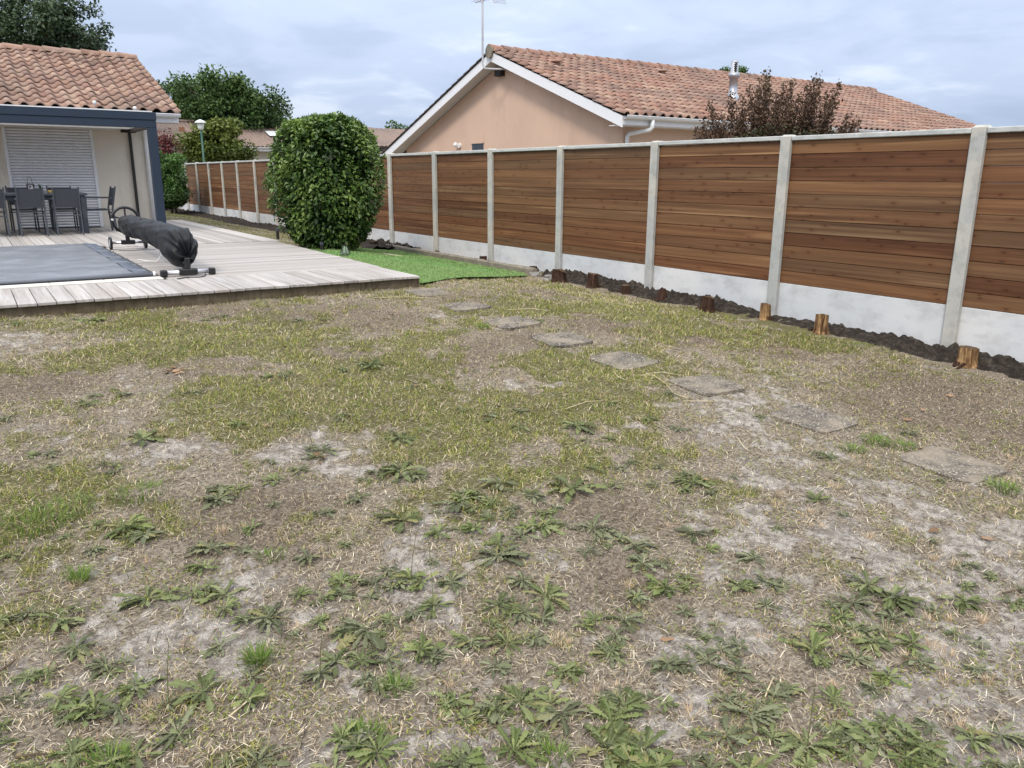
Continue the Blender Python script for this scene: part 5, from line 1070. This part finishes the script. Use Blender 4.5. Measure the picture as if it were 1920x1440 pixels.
# ================================================================== the lawn: weeds as plants
def weed_leaf(seed, lobes=6, wide=0.13):
    rr = np.random.default_rng(seed); st = np.linspace(0, 1, 2*lobes+2); vs = []; fs = []
    for i, s in enumerate(st):
        env = wide*(0.13+0.87*math.sin(min(1, s*1.0)**1.55*PI*0.86)**0.9)
        w_ = env*(1.0 if i % 2 else (0.50 if s < .62 else .70))*rr.uniform(.75, 1.25); z = 0.085*math.sin(s*PI*.9)-0.03*s*s+rr.uniform(-.012, .012)
        if i == len(st)-1: w_ = 0.012
        back = -0.045 if i % 2 else 0.01
        vs += [(-w_*rr.uniform(.85, 1.15), s+back+rr.uniform(-.02, .02), z+.25*w_+rr.uniform(-.035, .035)), (0, s, z), (w_*rr.uniform(.7, 1.2), s+back+rr.uniform(-.02, .02), z+.25*w_+rr.uniform(-.035, .035))]
    bend = rr.uniform(-.12, .12); vs = [(x+bend*y*y, y, z) for x, y, z in vs]
    for i in range(len(st)-1):
        for k in (0, 1): fs.append((i*3+k, i*3+k+1, i*3+4+k, i*3+3+k))
    return np.array(vs), np.array(fs)
WL = [weed_leaf(1, 8, .105), weed_leaf(2, 8, .09), weed_leaf(3, 7, .12), weed_leaf(4, 8, .11), weed_leaf(5, 6, .10), weed_leaf(6, 6, .135)]
def wmat(name, lo, mid, hi, rnd):
    t = NT(name, 0.65, 0.18); f = t.rnd() if rnd else None; 
    if f is None: a = t.n('ShaderNodeAttribute'); a.attribute_name = 'Col'; f = a.outputs['Fac']
    av = t.n('ShaderNodeAttribute'); av.attribute_name = 'rv'; f = t.math('FRACT', t.math('ADD', t.math('MULTIPLY', f, .999), av.outputs['Fac'])); c = t.ramp(f, [(0, lo), (.5, mid), (.90, hi), (.97, (.23, .21, .085))]); w_ = t.noise(t.tc(), 3.0 if rnd else 40, 3, .6); c = t.mix(t.math('MULTIPLY', w_, .22), c, lo)
    tcx = t.n('ShaderNodeSeparateXYZ'); t.l(t.tc(), tcx.inputs[0])
    if rnd: rib = t.ramp(t.math('ABSOLUTE', tcx.outputs[0]), [(0.0, 1.0), (0.035, 0.0)]); c = t.mix(t.math('MULTIPLY', rib, .3), c, (0.26, 0.29, 0.17))
    t.col(c); t.translucent(c, .18); M[name] = t.m; return t.m
plain('stalk_green', (0.15, 0.16, 0.07), 0.7, 0.2)
WM = [(wmat('weed_green', (.062, .078, .026), (.140, .165, .060), (.23, .25, .11), True), 'flat weed rosette with toothed mid-green leaves on the dry lawn', 'green weed rosettes in the lawn'),
      (wmat('weed_grey', (.065, .073, .036), (.145, .156, .082), (.24, .245, .145), True), 'dusty grey-green weed rosette lying flat on the dry lawn', 'grey-green weed rosettes in the lawn'),
      (wmat('weed_bright', (.072, .096, .026), (.150, .185, .058), (.25, .275, .105), True), 'bright fresh green weed rosette standing up from the dry lawn', 'bright green weed rosettes in the lawn')]
WME = [[None]*6 for _ in range(3)]
for a in range(3):
    for q in range(6):
        me = np_mesh('leaf', WL[q][0], WL[q][1], None, True); me.materials.append(WM[a][0]); WME[a][q] = me
WADJ = ('toothed green', 'dusty grey-green', 'bright fresh green')
NTH = ('stepping stone at the path end', 'second stepping stone from path end', 'third stepping stone from path end', 'fourth stepping stone from path end', 'fourth stepping stone from deck', 'third stepping stone from deck', 'second stepping stone from deck', 'stepping stone at deck corner')
def where(P):
    q = min(range(8), key=lambda i: (PAVP[i][0]-P[0])**2+(PAVP[i][1]-P[1])**2); d_ = math.hypot(PAVP[q][0]-P[0], PAVP[q][1]-P[1])
    if d_ < .62: return 'beside the '+NTH[q]
    if P[1] > 3.5 and P[0] < -3.2: return 'below the front of the deck'
    s_, g_, b_ = fields(np.array([P[0]]), np.array([P[1]]))
    return 'on bare sand' if s_[0] > .55 else ('among green grass' if g_[0] > .6 else 'on dry straw-covered ground')
def rosette(P, rad, var, parts, rr, stem=False):
    lab = ('large ' if rad > .115 else 'tiny ' if rad < .06 else '')+WADJ[var]+' weed rosette '+('with upright stalk ' if stem else '')+where(P)
    o = thing('weed_plant', (P[0], P[1], float(gz(P[0], P[1]))-.004), lab, 'weed', 'weed rosettes in the lawn'); n = int(rr.integers(19, 34)); rad = rad*rr.uniform(.62, .98); gap = rr.uniform(0, 6.28); q0 = rr.integers(0, 6); VV = []; FF = []; CC = []; nb = 0
    for k in range(n):
        az_ = k*2.39996+rr.uniform(-.7, .7); az_ += .55*math.sin(az_-gap); inner = k/n; el = rr.uniform(-.10, .06)+(.42*inner**1.5 if var == 2 else .22*inner**2)+(.35 if rr.random() < .05 else 0); L = rad*rr.uniform(.45, 1.25)*(1-.30*inner); q = int((q0+(rr.random() < .4)*rr.integers(0, 6)) % 6)
        Rm = Matrix.Rotation(az_, 3, 'Z') @ Matrix.Rotation(el, 3, 'X') @ Matrix.Rotation(rr.uniform(-.35, .35), 3, 'Y'); loc = Rm @ Vector((0, .02*rad, 0))+Vector((0, 0, .006+.012*inner)); wsc = L*rr.uniform(.85, 1.25)
        if parts: link('leaf', WME[var][q], None, o, loc, Rm, (wsc, L, L))
        else:
            VV.append((WL[q][0]*np.array([wsc, L, L]))@np.array(Rm).T+np.array(loc)); FF.append(WL[q][1]+nb); nb += len(WL[q][0])
    if not parts:
        me = np_mesh('foliage', np.concatenate(VV), np.concatenate(FF), None, True); ra = me.attributes.new('rv', 'FLOAT', 'POINT'); ra.data.foreach_set('value', np.concatenate([np.full(len(v_), rr.random()) for v_ in VV]).astype(np.float32)); link('foliage', me, WM[var][0], o)
    if stem:
        a = rr.uniform(0, 6.28); h = rr.uniform(.13, .26); MB().tube([(0, 0, 0), (.02*math.cos(a), .02*math.sin(a), h*.5), (.055*math.cos(a), .055*math.sin(a), h)], [.0020, .0015, .0009], 5).build('flower_stalk', M['stalk_green'], o, (0, 0, 0))
WEEDS = [(170,600,60,2),(165,755,75,0),(270,820,95,0),(15,785,60,1),(590,855,75,0),(410,935,95,1),(450,918,60,2),(235,988,105,2),(30,605,50,0),(385,600,35,0),(695,682,75,0),(90,850,60,1),(973,800,80,0),(750,820,85,0),(1080,797,85,0),(917,777,50,1),(977,610,40,0),(750,883,105,0),(940,903,95,1),(860,940,115,1),(923,943,80,2),(667,930,95,1),(757,972,115,0),(1073,912,125,0),(1000,930,75,1),(1275,897,70,0),(1160,877,55,1),(1100,825,50,1),(1300,903,85,0),(1327,1030,88,2),(1413,1047,75,1),(1820,1060,50,1),(20,1040,65,0),(397,1027,95,1),(577,1043,95,1),(277,1120,135,0),(110,1157,135,0),(507,1157,115,1),(563,1117,70,2),(200,1247,105,1),(33,1310,80,1),(177,1330,115,2),(383,1293,155,0),(333,1373,130,1),(600,1260,115,1),(213,1417,110,1),(483,1427,125,1),(7,1363,60,2),(933,1040,115,1),(890,990,75,2),(1017,987,85,0),(1100,1033,95,1),(1190,1020,105,1),(1110,990,95,1),(770,1083,90,2),(847,1090,95,1),(700,1093,95,1),(695,1120,70,1),(813,1133,100,0),(933,1133,115,0),(1023,1117,115,0),(1017,1160,95,1),(1247,1100,115,2),(1170,1160,115,1),(1097,1173,75,2),(687,1177,135,1),(790,1217,135,2),(677,1237,120,0),(950,1203,135,0),(1057,1257,125,0),(1253,1243,120,1),(853,1310,145,0),(973,1313,150,0),(930,1330,120,1),(1050,1337,115,1),(1173,1320,145,0),(1147,1350,130,2),(707,1407,165,2),(963,1403,185,2),(1140,1400,155,0),(1207,1403,155,0),(1390,1100,92,0),(1627,1093,140,0),(1600,1127,140,1),(1670,1120,125,0),(1673,1160,75,1),(1807,1123,135,0),(1897,1130,85,0),(1523,1217,130,2),(1603,1237,85,1),(1640,1293,85,1),(1407,1337,155,1),(1513,1393,170,0),(1647,1390,165,0),(1697,1420,155,2),(1837,1227,35,2),(1283,1147,65,1),(1283,1083,65,0),(1283,1247,70,1),(535,705,50,1),(215,885,60,1),(560,600,35,1),(640,780,50,1),(360,735,55,1),(1420,1440,120,0),(860,1435,140,0),(1330,1440,110,1),(60,1440,110,0),(1880,1440,110,0)]
for k, (px, py, dp, var) in enumerate(WEEDS):
    P = ground_at(px, py+dp*.06); dep = float((P-CAM)@C_F); rr = np.random.default_rng(1000+k); rosette(P, dp*dep/FPX/2*1.05, var, dep < 3.75, rr, (px, py) in ((215,885), (535,705), (277,1120), (1073,912), (667,930), (770,1083), (1807,1123), (1247,1100)) or rr.random() < .06)
rr = np.random.default_rng(77); cnt = 0
while cnt < 290:
    px, py = rr.uniform(-60, 1980), 620+840*rr.random()**.6; P = ground_at(px, py)
    if rr.random() < .6:
        w_ = WEEDS[rr.integers(0, len(WEEDS))]; P = ground_at(w_[0], w_[1]); a_ = rr.uniform(0, 6.28); q_ = rr.uniform(.06, .24); P = np.array([P[0]+q_*math.cos(a_), P[1]+q_*math.sin(a_), P[2]])
    if P[1] > 4.3 or P[0] > -.8: continue
    rosette(P, rr.uniform(.045, .10), int(rr.choice([0, 1, 1, 2])), False, rr, rr.random() < .04); cnt += 1

# ================================================================== the lawn: grass as stuff
def visible(X, Y, mx=260):
    Pz = np.stack([X, Y, gz0(X, Y)], -1)-CAM; d = Pz@C_F; ok = d > .3; px = 960+FPX*(Pz@C_R)/np.where(ok, d, 1); py = 720-FPX*(Pz@C_U)/np.where(ok, d, 1)
    return ok & (px > -mx) & (px < 1920+mx) & (py < 1440+mx), d
PVX = np.array(PAVP)
def lawn_sample(n, fall=1.25, nearr=2.4):
    X = rng.uniform(-8.6, -0.35, n); Y = rng.uniform(-3.0, 6.3, n); ok, d = visible(X, Y)
    ok &= ~((Y > 4.60) & (X < -3.2)) & ~in_poly(X, Y, TURF) & (rng.random(n) < np.minimum(1, (nearr/np.maximum(d, .5))**fall)) & (X < -.42+.25*(fbm(X, Y, 3, 2, 5)-.5)-.2*(Y > 1.5))
    for a, b_, s in PVX: ok &= ~((np.abs(X-a) < s*.99+.30*(fbm(X, Y, 6, 2, 88)-.80)) & (np.abs(Y-b_) < s*.99+.30*(fbm(X, Y, 6, 2, 89)-.80)))
    return X[ok], Y[ok], d[ok]
def finish(name, V, T, C_, mat, label, cat='grass'):
    o = link(name, np_mesh(name, V, T, C_), mat); return tag(o, label, cat, kind='stuff')
def palette(cols, n, p=None):
    cols = np.array(cols); return cols[rng.choice(len(cols), n, p=p)]
# flat thatch and straw litter
X, Y, d = lawn_sample(620000); sa, gn_, br = fields(X, Y); k = rng.random(len(X)) < (0.86-0.40*sa); X, Y, d, br, sa = X[k], Y[k], d[k], br[k], sa[k]; n = len(X)
Z = gz(X, Y)+rng.uniform(0, .010, n); sc = 1+.14*np.maximum(0, d-3)
V, T = blades(np.stack([X, Y, Z], -1), rng.uniform(0, 2*PI, n), rng.uniform(1.0, 1.6, n), rng.uniform(.010, .046, n)*sc**.5, rng.uniform(.0014, .0034, n)*sc, .1)
Cc = palette([(.50, .415, .295), (.36, .29, .20), (.165, .13, .092), (.64, .555, .42), (.055, .042, .031), (.24, .20, .15), (.13, .10, .072)], n)*(1-.30*br[:, None])*(1+rng.uniform(-.2, .2, (n, 1)))
finish('thatch', V, T, np.repeat(Cc, 5, 0), M['straw_blade'], 'dead straw thatch lying over the sandy lawn')
# short living and dry grass
X, Y, d = lawn_sample(1150000, 1.1, 2.6); sa, gn_, br = fields(X, Y); clum = fbm(X, Y, 11, 3, 201); k = rng.random(len(X)) < (0.30*(1-sa)*(1-.5*br)+.62*gn_)*smooth((clum-.28)/.28)+.012; X, Y, d, gn_ = X[k], Y[k], d[k], gn_[k]; n = len(X)
sc = 1+.13*np.maximum(0, d-3); tone = fbm(X, Y, 1.2, 3, 300); dryp = np.clip(.86-.76*gn_+.7*(fbm(X, Y, 3.1, 3, 310)-.45), .12, .95)
V, T = blades(np.stack([X, Y, gz(X, Y)-.003], -1), rng.uniform(0, 2*PI, n), rng.uniform(.35, 1.3, n), rng.uniform(.016, .044, n)*(.75+.55*gn_)*sc**.4, rng.uniform(.0017, .0034, n)*sc, .5)
gc = palette([(.225, .245, .048), (.165, .210, .040), (.285, .285, .065), (.115, .170, .036), (.33, .30, .085)], n); dc = palette([(.50, .405, .235), (.58, .48, .315), (.36, .28, .16), (.44, .34, .205)], n)
Cc = np.where((rng.random(n) < dryp)[:, None], dc, gc)*(1+rng.uniform(-.22, .22, (n, 1)))*(.9+.4*tone[:, None])
finish('grass', V, T, np.repeat(Cc, 5, 0), M['grass_blade'], 'thin short yellow-green grass growing in patches over the lawn')
print('grass', n)
# low mossy ground cover: tiny leaves in cushions
X, Y, d = lawn_sample(420000, 1.1, 2.4); sa, gn_, br = fields(X, Y); cm = fbm(X, Y, 2.6, 3, 400)*.6+fbm(X, Y, 8, 2, 410)*.4; near = smooth((1.5-Y)/2.5); k = rng.random(len(X)) < smooth((cm-.475)/.08)*(.5+.5*near)*(1-.7*sa); X, Y, d = X[k], Y[k], d[k]; n = len(X); sc = 1+.12*np.maximum(0, d-3)
V, T = blades(np.stack([X, Y, gz(X, Y)+rng.uniform(0, .012, n)], -1), rng.uniform(0, 2*PI, n), rng.uniform(.7, 1.5, n), rng.uniform(.007, .015, n)*sc, rng.uniform(.0035, .0062, n)*sc, .3)
Cc = palette([(.24, .27, .050), (.18, .22, .045), (.30, .31, .070), (.14, .18, .042), (.30, .22, .09)], n)*(1+rng.uniform(-.25, .25, (n, 1)))
finish('ground_cover', V, T, np.repeat(Cc, 5, 0), M['grass_blade'], 'low mossy yellow-green cushions between the weeds', 'ground cover')
# dry upright tufts and lush tufts (each tuft a plant)
def tuft(P, nb, h, w_, spread, cols, name, label, group, rr, lean=(.05, .75)):
    a = rr.uniform(0, 2*PI, nb); r_ = spread*np.sqrt(rr.random(nb)); b0 = np.stack([r_*np.cos(a), r_*np.sin(a), np.full(nb, -.004)], -1); lean_ = np.clip(rr.uniform(lean[0], lean[1], nb), 0, 1.5)
    V, T = blades(b0, a+rr.uniform(-.7, .7, nb), lean_, h*rr.uniform(.55, 1.15, nb), w_*rr.uniform(.7, 1.2, nb), .45); c_ = np.array(cols)[rr.integers(0, len(cols), nb)]*(1+rr.uniform(-.2, .2, (nb, 1)))
    o = link(name, np_mesh(name, V, T, np.repeat(c_, 5, 0)), M['grass_blade'], None, (P[0], P[1], float(gz(P[0], P[1])))); tag(o, label.replace('LOC', where(P)).replace('SIZE', 'taller' if h > .042 else 'short'), 'grass tuft', group)
DRY = [(.60, .44, .28), (.68, .53, .35), (.52, .36, .23), (.62, .50, .34)]; LUSH = [(.12, .20, .035), (.16, .245, .045), (.20, .27, .065), (.10, .165, .035)]
rr = np.random.default_rng(5)
DT = [(1337,1180),(1432,1200),(1600,860),(1625,880),(1560,915),(1515,960),(1540,990),(1630,1010),(1745,1050),(1790,1060),(1345,1275),(1365,1235),(1575,1190),(1600,1200),(1660,1190),(1745,1215),(1780,1255),(1770,1280),(1440,1330),(1295,1340),(1850,1280),(1805,1370),(1840,1165),(1740,1160),(560,1180),(350,1210),(310,1320),(130,1100),(1050,1205),(820,1360),(740,1370),(1110,1310),(1175,1100),(650,1210),(300,810),(500,800),(560,820),(985,715),(1130,745),(880,830),(1460,930),(1870,960),(1690,900),(1900,860),(1250,990),(1380,1380),(1560,1290),(1700,1240),(420,1000),(60,770)]
for px, py in DT:
    P = ground_at(px+rr.uniform(-6, 6), py); tuft(P, int(rr.integers(22, 46)), rr.uniform(.030, .052), .0021, rr.uniform(.012, .030), DRY, 'dry_grass_tuft', 'SIZE upright tuft of straw-coloured dry grass LOC', 'dry grass tufts on the lawn', rr)
for _ in range(70):
    px, py = rr.uniform(0, 1920), rr.uniform(640, 1440); P = ground_at(px, py)
    if P[1] < 4.2 and P[0] < -.9: tuft(P, int(rr.integers(14, 30)), rr.uniform(.022, .042), .0021, rr.uniform(.012, .028), DRY, 'dry_grass_tuft', 'SIZE upright tuft of straw-coloured dry grass LOC', 'dry grass tufts on the lawn', rr)
for px, py, h, sp_, nb in ((150, 1090, .085, .03, 110), (483, 1245, .085, .032, 120), (745, 1295, .06, .045, 120), (675, 1385, .05, .06, 170), (1640, 830, .06, .09, 200), (1600, 845, .05, .07, 150), (1690, 838, .05, .09, 170), (1880, 920, .07, .08, 150), (905, 615, .07, .06, 90), (1040, 1425, .06, .04, 110), (205, 1440, .08, .05, 110), (1610, 650, .05, .10, 110), (510, 1045, .04, .06, 120), (60, 990, .08, .16, 260), (120, 960, .07, .14, 220), (260, 930, .07, .12, 200), (1180, 1440, .06, .04, 100)):
    P = ground_at(px, py); tuft(P, nb, h, .0034, sp_, LUSH, 'green_grass_tuft', 'SIZE dense tuft of lush green grass LOC', 'lush green grass tufts on the lawn', rr, (.05, .85))
# grass strip between the deck and the far soil bed, and along the deck front
n = 26000; X = rng.uniform(-3.0, -.7, n); Y = rng.uniform(10.8, 32, n); V, T = blades(np.stack([X, Y, gz(X, Y)-.003], -1), rng.uniform(0, 2*PI, n), rng.uniform(.3, 1.2, n), rng.uniform(.03, .06, n), rng.uniform(.006, .012, n), .5)
Cc = palette([(.15, .17, .05), (.12, .15, .045), (.22, .20, .09), (.30, .26, .15)], n)*(1+rng.uniform(-.25, .25, (n, 1))); finish('grass', V, T, np.repeat(Cc, 5, 0), M['grass_blade'], 'short grass strip between the deck and the far soil bed')

# ================================================================== litter on the lawn
def crumpled(seed):
    rr = np.random.default_rng(seed); vs = []; m_, k_ = 5, 4
    for i in range(m_):
        for j in range(k_): w_ = math.sin(PI*(i+.6)/(m_+.3)); vs.append(((j/(k_-1)-.5)*.62*w_, i/(m_-1)-.5, rr.uniform(-.04, .16)))
    return np.array(vs), np.array([(i*k_+j, i*k_+j+1, (i+1)*k_+j+1, (i+1)*k_+j) for i in range(m_-1) for j in range(k_-1)])
CL = []
for s in range(3): me = np_mesh('fallen_leaf', *crumpled(s), None, True); me.materials.append(M['dry_leaf']); CL.append(me)
rr = np.random.default_rng(9); LV = [(318,697),(330,699),(342,695),(312,702),(335,703),(325,692),(593,857),(605,862),(575,633),(735,593),(780,726),(935,765),(1725,845),(1730,772),(1325,905),(330,612),(505,690),(1700,790),(1780,745),(1850,1015),(1250,1205),(1750,1000)]
for k, (px, py) in enumerate(LV):
    P = ground_at(px, py); o = link('fallen_leaf', CL[k % 3], None, None, (P[0], P[1], float(gz(P[0], P[1]))+.014), (rr.uniform(-.3, .3), rr.uniform(-.3, .3), rr.uniform(0, 6)), (rr.uniform(.035, .065),)*3); tag(o, 'curled dry brown leaf lying '+where(P), 'leaf', 'fallen leaves on the lawn')
for k, pts in enumerate([[(1195, 706), (1225, 708), (1250, 722), (1262, 740), (1290, 752)], [(1210, 704), (1240, 702), (1275, 705)], [(700, 560), (770, 560), (830, 562)], [(950, 583), (1000, 582), (1030, 584)], [(1060, 770), (1100, 758), (1140, 752)], [(1130, 568), (1170, 574), (1200, 580)], [(430, 1350), (470, 1320), (500, 1285)], [(1380, 822), (1395, 845), (1410, 850)], [(1280, 755), (1320, 757), (1345, 754)], [(1450, 1275), (1440, 1300), (1430, 1320)], [(1150, 700), (1160, 712), (1180, 716)]]):
    Q = [ground_at(a, b_) for a, b_ in pts]; Q = [np.array([q[0], q[1], float(gz(q[0], q[1]))+.012+.008*math.sin(i*2.1)]) for i, q in enumerate(Q)]; c_ = np.mean(Q, 0)
    MB().tube(Q, .0028, 5).solo('straw', M['dry_straw'], tuple(c_), 'long pale dry straw lying on the lawn', 'straw', 'loose straws on the lawn', sm=True)
for k, (x0, y0, x1, y1) in enumerate(((765, 715, 790, 733), (38, 1118, 80, 1112), (0, 1262, 30, 1240), (1355, 1400, 1400, 1390), (30, 1425, 90, 1418), (1880, 1115, 1920, 1108), (1595, 1048, 1625, 1060))):
    A = ground_at(x0, y0); B = ground_at(x1, y1); A[2] = float(gz(A[0], A[1]))+.008; B[2] = float(gz(B[0], B[1]))+.008; m_ = (A+B)/2+np.array([.01, -.01, .008]); MB().tube([A, m_, B], [.004, .0035, .002], 6).solo('twig', M['twig'], tuple(m_), 'thin dark brown twig lying on the lawn', 'twig', 'twigs on the lawn')
n = 5200; X, Y, d = lawn_sample(90000, .9, 2.6); bb = infl(X, Y, BROWNP[:3]); k = rng.random(len(X)) < bb*.5+.012; X, Y = X[k], Y[k]; n = len(X); V, T = blades(np.stack([X, Y, gz(X, Y)+.006], -1), rng.uniform(0, 2*PI, n), rng.uniform(1.3, 1.65, n), rng.uniform(.008, .022, n), rng.uniform(.004, .009, n), .05)
finish('wood_chips', V, T, np.repeat(palette([(.50, .40, .29), (.40, .28, .18), (.58, .50, .40), (.22, .14, .09)], n), 5, 0), M['straw_blade'], 'small wood chips scattered on the brown ground near the stumps', 'wood chips')
